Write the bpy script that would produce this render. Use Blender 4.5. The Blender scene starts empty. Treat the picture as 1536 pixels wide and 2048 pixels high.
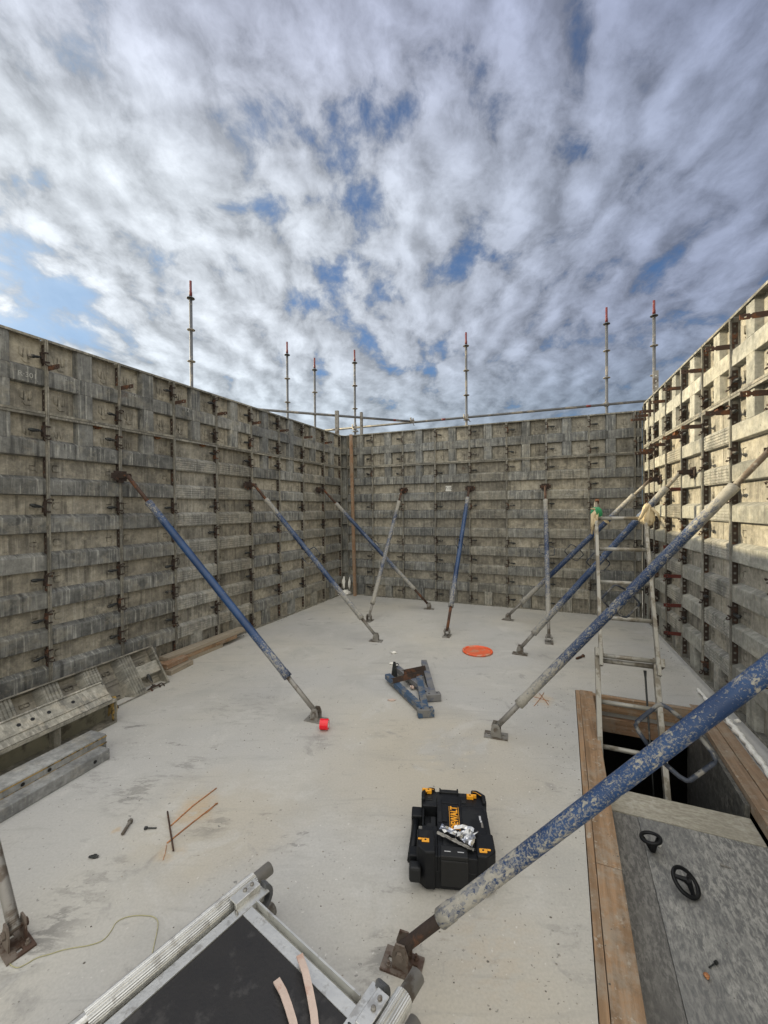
import bpy, math, random
from mathutils import Vector, Matrix, Quaternion
random.seed(7)
D = bpy.data
S = bpy.context.scene
COL = S.collection

# ------------------------------------------------------------------ camera
HC = 1.65                    # eye height above the slab
FPX = 833.9                  # focal length in pixels of the 1536x2048 photograph
PIT, ROL = -.0085, -.0076
cam_d = D.cameras.new('camera'); cam = D.objects.new('camera', cam_d); COL.objects.link(cam)
cam_d.sensor_fit = 'VERTICAL'; cam_d.sensor_height = 36; cam_d.lens = 36*FPX/2048
cam_d.clip_start = .02; cam_d.clip_end = 2000

def ray(px, py):
    X, Y = px-768, py-1024
    c, s = math.cos(-ROL), math.sin(-ROL)
    X, Y = X*c-Y*s, X*s+Y*c
    c, s = math.cos(PIT), math.sin(PIT)
    return Vector((X, FPX*c+Y*s, FPX*s-Y*c))
_r = (ray(769, 1024)-ray(768, 1024)).normalized()
_f = ray(768, 1024).normalized()
_u = _r.cross(_f)
cam.matrix_world = Matrix(((_r.x, _u.x, -_f.x, 0), (_r.y, _u.y, -_f.y, 0), (_r.z, _u.z, -_f.z, HC), (0, 0, 0, 1)))
S.camera = cam
def G(px, py, z=0):
    """where the sight line through a photo pixel meets the level z (a surveying helper)"""
    r = ray(px, py); t = (z-HC)/r.z
    return Vector((r.x*t, r.y*t, z))
def at_depth(px, py, y):
    r = ray(px, py); t = y/r.y
    return Vector((r.x*t, y, HC+r.z*t))

# ------------------------------------------------------------------ site axes
AL = .404; AR = .355
dL = Vector((math.sin(AL), math.cos(AL), 0)); dB = Vector((math.cos(AL), -math.sin(AL), 0))
dR = Vector((math.sin(AR), math.cos(AR), 0))
CL = Vector((-.785, 8.07, 0)); CR = Vector((3.763, 6.115, 0))
nL = Vector((dL.y, -dL.x, 0)); nB = -dL; nR = Vector((-dR.y, dR.x, 0))

# ------------------------------------------------------------------ render settings, sun, sky
S.view_settings.view_transform = 'Standard'; S.view_settings.look = 'None'
S.view_settings.exposure = 0.32; S.view_settings.gamma = 1; S.view_settings.use_curve_mapping = False
S.render.engine = 'CYCLES'
S.cycles.max_bounces = 8; S.cycles.diffuse_bounces = 5

SUN_EL = math.radians(18.8)
sdir = (-dB + dL*.035).normalized()              # horizontal direction towards the sun
sun_vec = Vector((sdir.x*math.cos(SUN_EL), sdir.y*math.cos(SUN_EL), math.sin(SUN_EL)))
sl = D.lights.new('sun', 'SUN'); sl.energy = 4.8; sl.angle = math.radians(.6); sl.color = (1, .83, .52)
so = D.objects.new('sun', sl); COL.objects.link(so)
so.rotation_mode = 'QUATERNION'; so.rotation_quaternion = sun_vec.to_track_quat('Z', 'Y'); so.location = (-20, 10, 15)

class NT:
    """small helper round a node tree"""
    def __init__(s, nt): s.nt = nt; s.n = nt.nodes; s.l = nt.links
    def add(s, t, **kw):
        n = s.n.new(t)
        for k, v in kw.items(): setattr(n, k, v)
        return n
    def set(s, sock, v):
        if isinstance(v, bpy.types.NodeSocket): s.l.new(v, sock)
        elif v is not None:
            try: sock.default_value = v
            except Exception: sock.default_value = (*v, 1)
    def math(s, op, a, b=None, c=None, clamp=False):
        n = s.add('ShaderNodeMath', operation=op, use_clamp=clamp)
        for i, v in enumerate((a, b, c)):
            if v is not None: s.set(n.inputs[i], v)
        return n.outputs[0]
    def vmath(s, op, a, b=None, scale=None):
        n = s.add('ShaderNodeVectorMath', operation=op)
        s.set(n.inputs[0], a)
        if b is not None: s.set(n.inputs[1], b)
        if scale is not None: s.set(n.inputs['Scale'], scale)
        return n.outputs['Value'] if op in ('DOT_PRODUCT', 'LENGTH', 'DISTANCE') else n.outputs[0]
    def noise(s, vec, scale=5, detail=4, rough=.5, dist=0, dim='3D', out='Fac'):
        n = s.add('ShaderNodeTexNoise', noise_dimensions=dim)
        s.set(n.inputs['Vector'], vec); s.set(n.inputs['Scale'], scale); s.set(n.inputs['Detail'], detail)
        s.set(n.inputs['Roughness'], rough); s.set(n.inputs['Distortion'], dist)
        return n.outputs[out]
    def voro(s, vec, scale=5, feature='F1', rand=1, out='Distance', smooth=None):
        n = s.add('ShaderNodeTexVoronoi', feature=feature)
        s.set(n.inputs['Vector'], vec); s.set(n.inputs['Scale'], scale); s.set(n.inputs['Randomness'], rand)
        if smooth is not None: s.set(n.inputs['Smoothness'], smooth)
        return n.outputs[out]
    def map(s, v, a, b, c=0, d=1, smooth=True):
        n = s.add('ShaderNodeMapRange', interpolation_type='SMOOTHSTEP' if smooth else 'LINEAR')
        s.set(n.inputs[0], v)
        for i, k in enumerate((a, b, c, d)): s.set(n.inputs[i+1], k)
        return n.outputs[0]
    def mix(s, f, a, b, mode='MIX'):
        n = s.add('ShaderNodeMix', data_type='RGBA', blend_type=mode)
        s.set(n.inputs[0], f); s.set(n.inputs[6], a); s.set(n.inputs[7], b)
        return n.outputs[2]
    def scale(s, v, sc):
        return s.vmath('MULTIPLY', v, sc)

W = D.worlds.new('World'); S.world = W; W.use_nodes = True
t = NT(W.node_tree); t.n.clear()
def build_sky(t):
    tc = t.add('ShaderNodeTexCoord').outputs['Generated']
    d = t.vmath('NORMALIZE', tc)
    sx = t.add('ShaderNodeSeparateXYZ'); t.set(sx.inputs[0], d); x, y, z = sx.outputs
    sky = t.add('ShaderNodeTexSky', sky_type='NISHITA'); sky.sun_disc = False
    sky.sun_elevation = SUN_EL; sky.sun_rotation = math.atan2(sdir.x, sdir.y)
    sky.altitude = 0; sky.air_density = 1.0; sky.dust_density = .5; sky.ozone_density = 1.5
    # cloud layer: the direction meets a flat layer overhead
    zz = t.math('ADD', t.math('MAXIMUM', z, 0), .32)
    pv = t.add('ShaderNodeCombineXYZ'); t.set(pv.inputs[0], t.math('DIVIDE', x, zz)); t.set(pv.inputs[1], t.math('DIVIDE', y, zz))
    p = t.vmath('ADD', pv.outputs[0], SKY_OFF)
    warp = t.noise(p, 2.2, 4, .55, 0, out='Color')
    pw = t.vmath('ADD', p, t.vmath('SCALE', t.vmath('SUBTRACT', warp, (.5, .5, .5)), scale=.16))
    CELL = []
    def dens(q):
        big = t.noise(q, 1.5, 2, .5)
        qs = t.scale(q, (1.15, .85, 1))
        med = t.noise(qs, 8.2, 9, .62, .0)
        vor = t.voro(qs, 7.8, 'SMOOTH_F1', 1, smooth=.4); CELL.append(vor)
        a = t.math('MULTIPLY_ADD', big, .36, t.math('MULTIPLY', med, 1.0))
        return t.math('MULTIPLY_ADD', vor, -.40, a)
    d0 = dens(pw)
    off = Vector((sdir.x, sdir.y, 0))*.034
    d1 = dens(t.vmath('ADD', pw, tuple(off)))
    sunv = t.vmath('DOT_PRODUCT', d, tuple(sun_vec))
    sc = t.map(sunv, -.10, .92, 0, 1)                        # towards the sun
    # a clear window low on the left and thinner cover high on the right
    win = t.vmath('DISTANCE', d, tuple(Vector((-.60, .72, .36)).normalized()))
    w1 = t.map(win, .02, .20, -.30, 0)
    win2 = t.vmath('DISTANCE', d, tuple(Vector((.12, .72, .70)).normalized())); w2 = t.map(win2, .0, .5, -.05, 0)
    win3 = t.vmath('DISTANCE', d, tuple(Vector((.36, .80, .46)).normalized())); w3 = t.map(win3, .0, .25, -.035, 0)
    low = t.map(z, .05, .38, .14, 0)
    dd = t.math('ADD', t.math('ADD', d0, low), t.math('ADD', w1, t.math('ADD', w2, w3)))
    cov = t.map(dd, COV0, COV1, .20, 1)
    lit = t.math('MULTIPLY_ADD', t.math('SUBTRACT', d0, d1), 2.6, .5, clamp=True)
    fine = t.noise(pw, 17, 7, .62)
    thick = t.map(dd, COV0+.02, COV1+.10, .70, 1.05)
    sh = t.math('MULTIPLY_ADD', lit, .46, .62)
    sh = t.math('MULTIPLY', sh, t.math('MULTIPLY_ADD', fine, .40, .80))
    sh = t.math('MULTIPLY', t.math('MULTIPLY', sh, thick), t.map(CELL[0], .12, .62, 1.08, .92))
    far = t.mix(sc, (.29, .31, .385), (.72, .72, .705))
    far = t.mix(t.map(z, .55, .80, 0, .8), far, t.mix(sc, (.235, .255, .355), (.48, .48, .56)))
    lowc = t.mix(sc, (.24, .29, .32), (.62, .67, .67))
    hz = t.mix(t.map(z, .02, .42), lowc, far)
    hz = t.scale(hz, (.90, .96, 1.05))
    cloud = t.vmath('SCALE', hz, scale=t.math('MULTIPLY', sh, CLOUD_GAIN/SKY_STR))
    blue = t.vmath('SCALE', sky.outputs[0], scale=BLUE_GAIN)
    blue = t.scale(blue, (.56, .80, 1.08)); blue = t.mix(t.map(sunv, .6, .95, 0, .8), blue, (3.6, 5.2, 7.2))
    c = t.mix(t.math('MULTIPLY', cov, .97), blue, cloud)
    # added brightness overhead, behind the viewer and round the sun, to light the slab
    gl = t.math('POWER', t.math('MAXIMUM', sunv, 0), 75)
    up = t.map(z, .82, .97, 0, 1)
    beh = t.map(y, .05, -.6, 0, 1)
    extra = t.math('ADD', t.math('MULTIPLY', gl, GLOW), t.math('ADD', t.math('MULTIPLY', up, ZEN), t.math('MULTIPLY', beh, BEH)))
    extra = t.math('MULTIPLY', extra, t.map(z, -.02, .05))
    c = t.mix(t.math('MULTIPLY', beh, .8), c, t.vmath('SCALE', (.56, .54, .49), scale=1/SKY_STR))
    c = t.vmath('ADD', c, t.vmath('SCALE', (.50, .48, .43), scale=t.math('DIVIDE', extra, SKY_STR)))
    c = t.mix(t.map(z, -.02, .0), (1.2, 1.15, 1.05), c)
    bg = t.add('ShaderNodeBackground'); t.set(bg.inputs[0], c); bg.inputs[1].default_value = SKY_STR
    o = t.add('ShaderNodeOutputWorld'); t.l.new(bg.outputs[0], o.inputs[0])
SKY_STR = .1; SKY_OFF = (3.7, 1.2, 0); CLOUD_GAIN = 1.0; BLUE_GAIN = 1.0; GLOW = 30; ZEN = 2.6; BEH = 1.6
COV0, COV1 = .165, .39
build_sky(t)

# ------------------------------------------------------------------ materials
MATS = {}
def new_mat(name):
    m = D.materials.new(name); m.use_nodes = True
    t = NT(m.node_tree)
    bs = t.n['Principled BSDF']
    t.bs = bs; MATS[name] = m
    return t
def bump(t, h, strength=.3, dist=.01):
    b = t.add('ShaderNodeBump'); b.inputs['Strength'].default_value = strength; b.inputs['Distance'].default_value = dist
    t.set(b.inputs['Height'], h); t.l.new(b.outputs[0], t.bs.inputs['Normal'])
def objvec(t, k=37.0):
    """object coordinates moved by a random amount for every object, so no two look alike"""
    tc = t.add('ShaderNodeTexCoord').outputs['Object']
    r = t.add('ShaderNodeObjectInfo').outputs['Random']
    v = t.add('ShaderNodeCombineXYZ')
    t.set(v.inputs[0], t.math('MULTIPLY', r, k)); t.set(v.inputs[1], t.math('MULTIPLY', r, k*2.3)); t.set(v.inputs[2], t.math('MULTIPLY', r, k*.7))
    return t.vmath('ADD', tc, v.outputs[0]), r, tc
def simple(name, col, rough=.6, metal=0, var=.25, sc=8, bmp=.15, col2=None, amt=.5, sc2=3):
    t = new_mat(name); v, r, tc = objvec(t)
    n = t.noise(v, sc, 6, .6)
    f = t.math('MULTIPLY_ADD', n, var*2, 1-var)
    c = t.vmath('SCALE', col, scale=f)
    if col2:
        m = t.map(t.noise(v, sc2, 7, .65), .62-amt*.3, .72-amt*.3)
        c = t.mix(m, c, col2)
    t.set(t.bs.inputs['Base Color'], c)
    t.set(t.bs.inputs['Roughness'], t.math('MULTIPLY_ADD', n, .3, rough-.15)); t.bs.inputs['Metallic'].default_value = metal
    if bmp: bump(t, t.noise(v, sc*6, 5, .6), bmp, .004)
    return MATS[name]

def formwork(name, base, dark, light, crust, streak=.6, speck=.5, grow=1.0):
    t = new_mat(name); v, r, tc = objvec(t)
    n1 = t.noise(v, 3.2, 7, .62)
    c = t.mix(t.map(n1, .36, .64), dark, base)
    vs = t.scale(v, (52, 10, 2.6)); st = t.noise(vs, 1, 5, .66)           # runs down the face
    c = t.mix(t.math('MULTIPLY', t.map(st, .50, .66), streak), c, light)
    vs2 = t.scale(v, (22, 8, 1.1)); st2 = t.noise(t.vmath('ADD', vs2, (9, 3, 5)), 1, 5, .6)
    c = t.mix(t.math('MULTIPLY', t.map(st2, .52, .68), streak), c, t.vmath('SCALE', dark, scale=.40))
    n2 = t.noise(t.vmath('ADD', v, (5, 5, 5)), 7, 8, .72)
    c = t.mix(t.math('MULTIPLY', t.map(n2, .50, .62), speck), c, crust)
    n3 = t.noise(t.vmath('ADD', v, (15, 2, 8)), 26, 5, .7)
    c = t.mix(t.map(n3, .64, .74, 0, .8), c, t.vmath('SCALE', dark, scale=.4))
    n4 = t.noise(t.vmath('ADD', v, (1, 22, 8)), 40, 3, .7)
    c = t.mix(t.map(n4, .66, .74, 0, .7), c, (.5, .49, .44))
    nb = t.noise(t.vmath('ADD', v, (8, 12, 3)), 19, 7, .74)
    c = t.vmath('SCALE', c, scale=t.map(nb, .34, .66, .66, 1.28, False))
    n5 = t.noise(t.vmath('ADD', v, (3, 2, 1)), 4.5, 7, .7)                   # rust runs
    c = t.mix(t.map(n5, .64, .74, 0, .75), c, (.10, .045, .022))
    tn = t.add('ShaderNodeAttribute'); tn.attribute_type = 'OBJECT'; tn.attribute_name = 'tone'
    tw = t.add('ShaderNodeAttribute'); tw.attribute_type = 'OBJECT'; tw.attribute_name = 'tint'
    c = t.vmath('SCALE', c, scale=t.math('MULTIPLY', grow, t.math('MULTIPLY_ADD', r, .24, t.math('ADD', .80, tn.outputs['Fac']))))
    c = t.mix(tw.outputs['Fac'], c, t.scale(c, (.93, .96, 1.02)))
    t.set(t.bs.inputs['Base Color'], c); t.set(t.bs.inputs['Roughness'], t.math('MULTIPLY_ADD', n2, .3, .55))
    h = t.math('ADD', t.math('MULTIPLY', n2, .7), t.math('MULTIPLY', n3, .25))
    bump(t, h, .45, .006)
    return MATS[name]
M_SKIN = formwork('formwork_skin', (.39, .355, .28), (.20, .185, .15), (.46, .43, .36), (.44, .40, .31), .6, .6)
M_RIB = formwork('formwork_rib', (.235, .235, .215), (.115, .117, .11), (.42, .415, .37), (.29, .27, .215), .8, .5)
M_RIBR = formwork('pale_formwork_rib', (.40, .385, .32), (.27, .265, .225), (.50, .485, .42), (.46, .425, .33), .4, .5)  # paler rib colour for the right wall panels
M_OLD = formwork('worn_rib', (.36, .345, .29), (.20, .195, .17), (.50, .48, .42), (.44, .40, .32), .65, .55)
M_RAIL = formwork('formwork_rail', (.27, .255, .205), (.145, .137, .115), (.50, .48, .42), (.42, .38, .30), .4, .5)
M_RUST = simple('rusty_steel', (.060, .034, .024), .75, .2, .5, 14, .4, (.15, .06, .025), .35, 9)
M_DRUST = simple('dark_rusty_steel', (.043, .030, .024), .8, .2, .5, 14, .4, (.12, .055, .03), .25, 9)
M_RUST2 = simple('orange_rust', (.20, .085, .035), .85, .1, .4, 18, .4, (.09, .035, .02), .5, 9)
M_RED = simple('dark_red_steel', (.105, .022, .016), .6, .2, .4, 14, .3, (.04, .02, .015), .3, 9)
M_BLACKIRON = simple('black_iron', (.035, .038, .038), .5, .5, .4, 20, .3, (.20, .18, .15), .25, 9)
M_GALV = simple('galvanised_steel', (.115, .12, .128), .55, .4, .3, 10, .2, (.24, .22, .19), .35, 5)
M_GALVD = simple('dull_galvanised_steel', (.25, .24, .22), .6, .4, .3, 14, .3, (.12, .10, .08), .4, 8)
M_REDP = simple('red_paint', (.125, .014, .014), .5, 0, .25, 12, .1, (.25, .22, .2), .1, 8)
M_ALU = simple('scuffed_aluminium', (.60, .60, .57), .38, .75, .22, 14, .2, (.42, .41, .38), .35, 16)
M_FOAM = simple('white_foam', (.78, .77, .72), .9, 0, .15, 30, .8)
M_BLACK = simple('black_plastic', (.0052, .0060, .0075), .50, 0, .3, 10, .12, (.014, .015, .016), .3, 6); M_BLACK.node_tree.nodes['Principled BSDF'].inputs['Specular IOR Level'].default_value = .28
M_BLACK2 = simple('black_rubber', (.0035, .004, .0045), .6, 0, .3, 10, .1)
M_YEL = simple('yellow_plastic', (.80, .36, .02), .4, 0, .1, 10, .05)
M_SILV = simple('silver_print', (.55, .55, .55), .4, .3, .1, 10, 0)
M_ORANGE = simple('orange_plastic', (.72, .11, .035), .45, 0, .15, 12, .1, (.55, .27, .18), .35, 10)
M_TAPE = simple('red_tape', (.75, .008, .02), .18, 0, .1, 12, .05)
M_CLOTH = simple('beige_cloth', (.55, .46, .30), .95, 0, .3, 12, .5, (.35, .27, .17), .4, 9)
M_GREEN = simple('green_tape', (.02, .22, .09), .45, 0, .3, 20, .3)
M_PINK = simple('pale_wood', (.52, .41, .35), .8, 0, .2, 20, .3, (.45, .30, .24), .3, 12)
M_STRING = simple('yellow_string', (.40, .38, .22), .9, 0, .15, 40, .2)
M_BLUEST = simple('faded_blue_steel', (.045, .085, .150), .55, .2, .35, 12, .3, (.17, .17, .165), .5, 14)
M_GREYST = simple('grey_steel', (.19, .19, .19), .6, .3, .35, 12, .3, (.10, .12, .17), .40, 7)
M_DARKWEB = simple('dark_green_web', (.20, .19, .14), .8, 0, .5, 8, .3, (.09, .085, .065), .5, 6)
M_STICK = simple('white_sticker', (.66, .66, .62), .6, 0, .12, 30, .05)
M_INK = simple('ink', (.03, .03, .035), .6, 0, .1, 30, 0)
M_CHALK = simple('white_marker', (.38, .38, .35), .9, 0, .2, 60, 0)
M_SPALL = simple('yellow_foam_edge', (.30, .20, .06), .9, 0, .5, 40, .8, (.06, .05, .03), .45, 30)

def foil():
    t = new_mat('silver_foil'); v, r, tc = objvec(t)
    n = t.noise(v, 30, 3, .5)
    t.set(t.bs.inputs['Base Color'], (.50, .51, .53)); t.bs.inputs['Metallic'].default_value = 1
    t.bs.inputs['Roughness'].default_value = .28; bump(t, n, .2, .002); return MATS['silver_foil']
M_FOIL = foil()

def wood(name, c1, c2, dark=(.10, .055, .03), sc=1.0):
    t = new_mat(name); v, r, tc = objvec(t)
    vs = t.scale(v, (2.2*sc, 40*sc, 40*sc))            # grain runs along local x
    n = t.noise(vs, 1, 6, .6, .4)
    c = t.mix(t.map(n, .35, .65), c1, c2)
    n2 = t.noise(v, 6, 7, .65); c = t.mix(t.map(n2, .55, .70, 0, .6), c, t.vmath('SCALE', c1, scale=.55))
    k = t.voro(t.scale(v, (3, 12, 12)), 1.3); c = t.mix(t.map(k, .10, .04, 0, .8), c, dark)
    n3 = t.noise(v, 30, 4, .6); c = t.mix(t.map(n3, .60, .70, 0, .7), c, (.40, .37, .31)); n4 = t.noise(v, 7.1, 7, .75); c = t.mix(t.map(n4, .45, .65, 0, .6), c, t.vmath('SCALE', (.33, .29, .23), scale=.9))
    t.set(t.bs.inputs['Base Color'], c); t.bs.inputs['Roughness'].default_value = .8
    bump(t, n, .35, .004); return MATS[name]
M_WOOD = wood('pine_board', (.20, .125, .068), (.325, .205, .115))
M_WOODG = wood('weathered_plank', (.25, .21, .155), (.34, .29, .22))
M_WOODD = wood('brown_batten', (.22, .13, .075), (.32, .20, .12))

M_WOODB = wood('dirty_brown_board', (.20, .135, .085), (.29, .20, .13))
_dk, _wh, _or, _bl = (.13, .127, .12), (.52, .515, .49), (.46, .32, .17), (.33, .335, .335)
SMUDGES = [(270, 1585, .22, _dk, .75, .47), (370, 1535, .20, _dk, .7, .49), (190, 1560, .2, _dk, .5, .50), (420, 1650, .12, _dk, .7, .46), (150, 1795, .16, _dk, .55, .46), (110, 1860, .16, _dk, .6, .45),
           (60, 1900, .15, _dk, .7, .42), (240, 1740, .12, _dk, .55, .46), (770, 1895, .10, _dk, .8, .42), (740, 1950, .10, _dk, .6, .47), (860, 1880, .12, _dk, .5, .48), (340, 1640, .20, _wh, .6, .44), (560, 1560, .3, _wh, .4, .47),
           (900, 1500, .35, _bl, .6, .40), (390, 1620, .14, _or, .7, .36), (345, 1700, .08, _or, .5, .40), (230, 1660, .04, _or, .8, .3), (1085, 1400, .14, _or, .55, .40), (640, 1480, .16, _dk, .4, .47),
           (480, 1420, .4, _dk, .35, .50), (780, 1460, .25, _dk, .3, .50), (1150, 1600, .2, _dk, .4, .50), (1130, 1850, .15, _dk, .4, .50), (1330, 1330, .3, _dk, .4, .46), (700, 1700, .5, _wh, .35, .48), (1000, 1660, .3, _dk, .28, .52), (980, 1900, .25, _or, .2, .45)]
def concrete_floor():
    t = new_mat('slab_concrete'); tc = t.add('ShaderNodeTexCoord').outputs['Object']
    n0 = t.noise(tc, .55, 4, .5); n1 = t.noise(tc, 1.7, 6, .6, .3)
    c = t.mix(t.map(n0, .35, .65), (.415, .413, .40), (.46, .443, .395))
    c = t.mix(t.map(n1, .45, .72, 0, .55), c, (.335, .333, .318))
    # ochre wash where formwork oil and rust water dried
    for (cx, cy, rr) in ((.3, 2.7, 1.0), (-.9, 2.2, .55), (.4, 1.0, 1.0), (-.6, 1.2, .6)):
        dd = t.vmath('DISTANCE', t.vmath('ADD', tc, t.vmath('SCALE', t.vmath('SUBTRACT', t.noise(tc, 2, 4, .6, out='Color'), (.5, .5, .5)), scale=.8)), (cx, cy, 0))
        c = t.mix(t.map(dd, rr*.3, rr, .34, 0), c, (.43, .37, .265))
    v = t.noise(t.vmath('ADD', tc, (7, 3, 0)), 4.3, 7, .68, .6)
    c = t.mix(t.map(v, .58, .70, 0, .55), c, (.25, .245, .235))
    v = t.noise(t.vmath('ADD', tc, (1, 13, 0)), 2.6, 6, .66, .5)
    c = t.mix(t.map(v, .55, .66, 0, .5), c, (.49, .485, .46))
    # trowel sweeps
    rot = t.add('ShaderNodeMapping'); t.set(rot.inputs[0], tc); rot.inputs['Rotation'].default_value = (0, 0, .5); rot.inputs['Scale'].default_value = (1.2, 9, 1)
    sw = t.noise(rot.outputs[0], 1.5, 6, .6, .8); c = t.mix(t.map(sw, .55, .75, 0, .40), c, (.28, .275, .26))
    # scuffed dark smudges
    mp = t.add('ShaderNodeMapping'); t.set(mp.inputs[0], tc); mp.inputs['Rotation'].default_value = (0, 0, -.9); mp.inputs['Scale'].default_value = (2.2, 6, 1)
    sm = t.noise(mp.outputs[0], 1.6, 8, .7, .4); zone = t.map(t.noise(t.vmath('ADD', tc, (31, 4, 0)), .8, 2, .5), .48, .60)
    lf = t.add('ShaderNodeSeparateXYZ'); t.set(lf.inputs[0], tc)
    c = t.mix(t.math('MULTIPLY', t.math('MULTIPLY', t.map(sm, .60, .67), zone), t.map(lf.outputs[0], .4, -.4, .2, .7)), c, (.16, .155, .15))
    # scuffs and spilt slurry at the places where the work left them
    wv = t.vmath('ADD', tc, t.vmath('SCALE', t.vmath('SUBTRACT', t.noise(tc, 5, 5, .6, out='Color'), (.5, .5, .5)), scale=.22))
    sm2 = t.noise(mp.outputs[0], 3.1, 8, .72, .3)
    for (qx, qy, rr, cc, st, lo) in SMUDGES:
        q = G(qx, qy); dd = t.vmath('DISTANCE', wv, (q.x, q.y, 0))
        c = t.mix(t.math('MULTIPLY', t.map(dd, rr*.35, rr, st*.62, 0), t.map(sm2, lo, lo+.10)), c, cc)
    # grit and pin holes
    fg = t.noise(tc, 90, 4, .7); c = t.vmath('SCALE', c, scale=t.math('MULTIPLY_ADD', fg, .44, .78))
    for sc, th, cc, off in ((26, .085, (.10, .10, .10), (0, 0, 0)), (11, .050, (.09, .09, .09), (3, 9, 0)), (48, .13, (.20, .19, .17), (6, 1, 0)), (34, .10, (.62, .61, .58), (16, 11, 0))):
        vv = t.vmath('ADD', tc, off); vv = t.vmath('ADD', vv, t.vmath('SCALE', t.noise(vv, 40, 3, .6, out='Color'), scale=.035))
        dv = t.voro(vv, sc); sel = t.voro(vv, sc, out='Color'); sp = t.add('ShaderNodeSeparateColor'); t.set(sp.inputs[0], sel)
        on = t.math('GREATER_THAN', sp.outputs[0], .76)
        dens = t.map(t.noise(t.vmath('ADD', tc, off), 1.1, 2, .5), .35, .65, .25, 1)
        m = t.math('MULTIPLY', t.math('MULTIPLY', t.map(dv, th*1.7, th*.9), on), dens)
        c = t.mix(t.math('MULTIPLY', m, .85), c, cc)
    t.set(t.bs.inputs['Base Color'], c)
    t.set(t.bs.inputs['Roughness'], t.map(n1, .3, .7, .62, .85)); t.bs.inputs['Specular IOR Level'].default_value = .35
    h = t.math('ADD', t.math('MULTIPLY', n1, .6), t.math('MULTIPLY', fg, .12)); bump(t, h, .35, .012)
    return MATS['slab_concrete']
M_FLOOR = concrete_floor()
M_PIT = simple('darkened_concrete', (.045, .045, .042), .9, 0, .25, 4, .4, (.07, .066, .06), .3, 2)  # concrete colour darkened so the inside of the shaft looks black
def ply(name, c1, c2, c3):
    t = new_mat(name); tc = t.add('ShaderNodeTexCoord').outputs['Object']
    n = t.noise(tc, 13, 9, .72, .8); mp = t.add('ShaderNodeMapping'); t.set(mp.inputs[0], tc)
    mp.inputs['Rotation'].default_value = (0, 0, 1.2); mp.inputs['Scale'].default_value = (5, 16, 5)
    n2 = t.noise(mp.outputs[0], 4.6, 8, .72, .4)
    c = t.mix(t.map(n2, .40, .62), c1, c2); c = t.mix(t.map(n, .50, .68), c, c3)
    n3 = t.noise(tc, 1.4, 4, .6); c = t.mix(t.map(n3, .45, .65, 0, .55), c, c1)
    n4 = t.noise(tc, 60, 4, .7); c = t.vmath('SCALE', c, scale=t.math('MULTIPLY_ADD', n4, .5, .75))
    t.set(t.bs.inputs['Base Color'], c); t.set(t.bs.inputs['Roughness'], t.map(n, .3, .7, .45, .8)); bump(t, n4, .2, .003)
    return MATS[name]
M_SHEET = ply('film_faced_sheet', (.12, .122, .12), (.34, .335, .31), (.24, .24, .225))
M_SHEETD = ply('dark_board', (.085, .083, .078), (.20, .195, .18), (.14, .137, .127))  # darker colour for the narrow strip beside the cover sheet
M_STRIPL = ply('cement_smeared_ply', (.27, .25, .20), (.40, .38, .31), (.44, .42, .36))
M_DECK = simple('phenolic_ply', (.013, .012, .012), .55, 0, .4, 14, .25, (.035, .033, .032), .22, 11)

def brace_paint():
    t = new_mat('splattered_blue_paint'); v, r, tc = objvec(t)
    wear = t.add('ShaderNodeAttribute'); wear.attribute_type = 'OBJECT'; wear.attribute_name = 'wear'
    ln = t.add('ShaderNodeAttribute'); ln.attribute_type = 'OBJECT'; ln.attribute_name = 'tube_length'
    sp = t.add('ShaderNodeSeparateXYZ'); t.set(sp.inputs[0], tc)
    zr = t.math('DIVIDE', sp.outputs[2], t.math('MAXIMUM', ln.outputs['Fac'], .1))
    ends = t.math('MAXIMUM', t.map(zr, .34, .02), t.map(zr, .80, .99))
    n1 = t.noise(t.scale(v, (1, 1, .55)), 62, 6, .68, .3); n2 = t.noise(t.vmath('ADD', v, (4, 4, 4)), 80, 3, .6); n3 = t.noise(v, 4, 4, .6)
    base = t.mix(t.map(n3, .35, .65), (.005, .027, .088), (.011, .050, .145))
    base = t.mix(t.map(t.noise(v, 60, 4, .7), .60, .70, 0, .7), base, (.012, .014, .025))
    thr = t.math('MULTIPLY_ADD', wear.outputs['Fac'], -.30, .72)
    thr = t.math('SUBTRACT', thr, t.math('MULTIPLY', ends, .17)); thr = t.math('SUBTRACT', thr, t.math('MULTIPLY', t.math('SUBTRACT', n3, .5), .35))
    m = t.math('MAXIMUM', t.map(t.math('SUBTRACT', n1, thr), -.015, .03), t.math('MULTIPLY', t.map(t.math('SUBTRACT', t.noise(t.vmath('ADD', v, (9, 2, 4)), 120, 5, .75), t.math('SUBTRACT', thr, .05)), -.02, .06), .62))
    c = t.mix(m, base, t.mix(n2, (.20, .19, .165), (.38, .365, .32)))
    t.set(t.bs.inputs['Base Color'], c); t.set(t.bs.inputs['Roughness'], t.math('MULTIPLY_ADD', m, .4, .42))
    bump(t, m, .5, .003); return MATS['splattered_blue_paint']
M_BROWNP = simple('brown_stained_steel', (.17, .14, .115), .65, .35, .4, 18, .4, (.09, .055, .04), .5, 12)
M_BLUE = brace_paint()
M_CEM = simple('cement_coated_steel', (.30, .28, .235), .85, 0, .35, 16, .5, (.13, .10, .075), .5, 8)
M_HANDLE = simple('worn_blue_rod', (.018, .025, .040), .55, 0, .4, 20, .3, (.15, .145, .13), .45, 22)
M_HANDG = M_HANDLE

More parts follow.
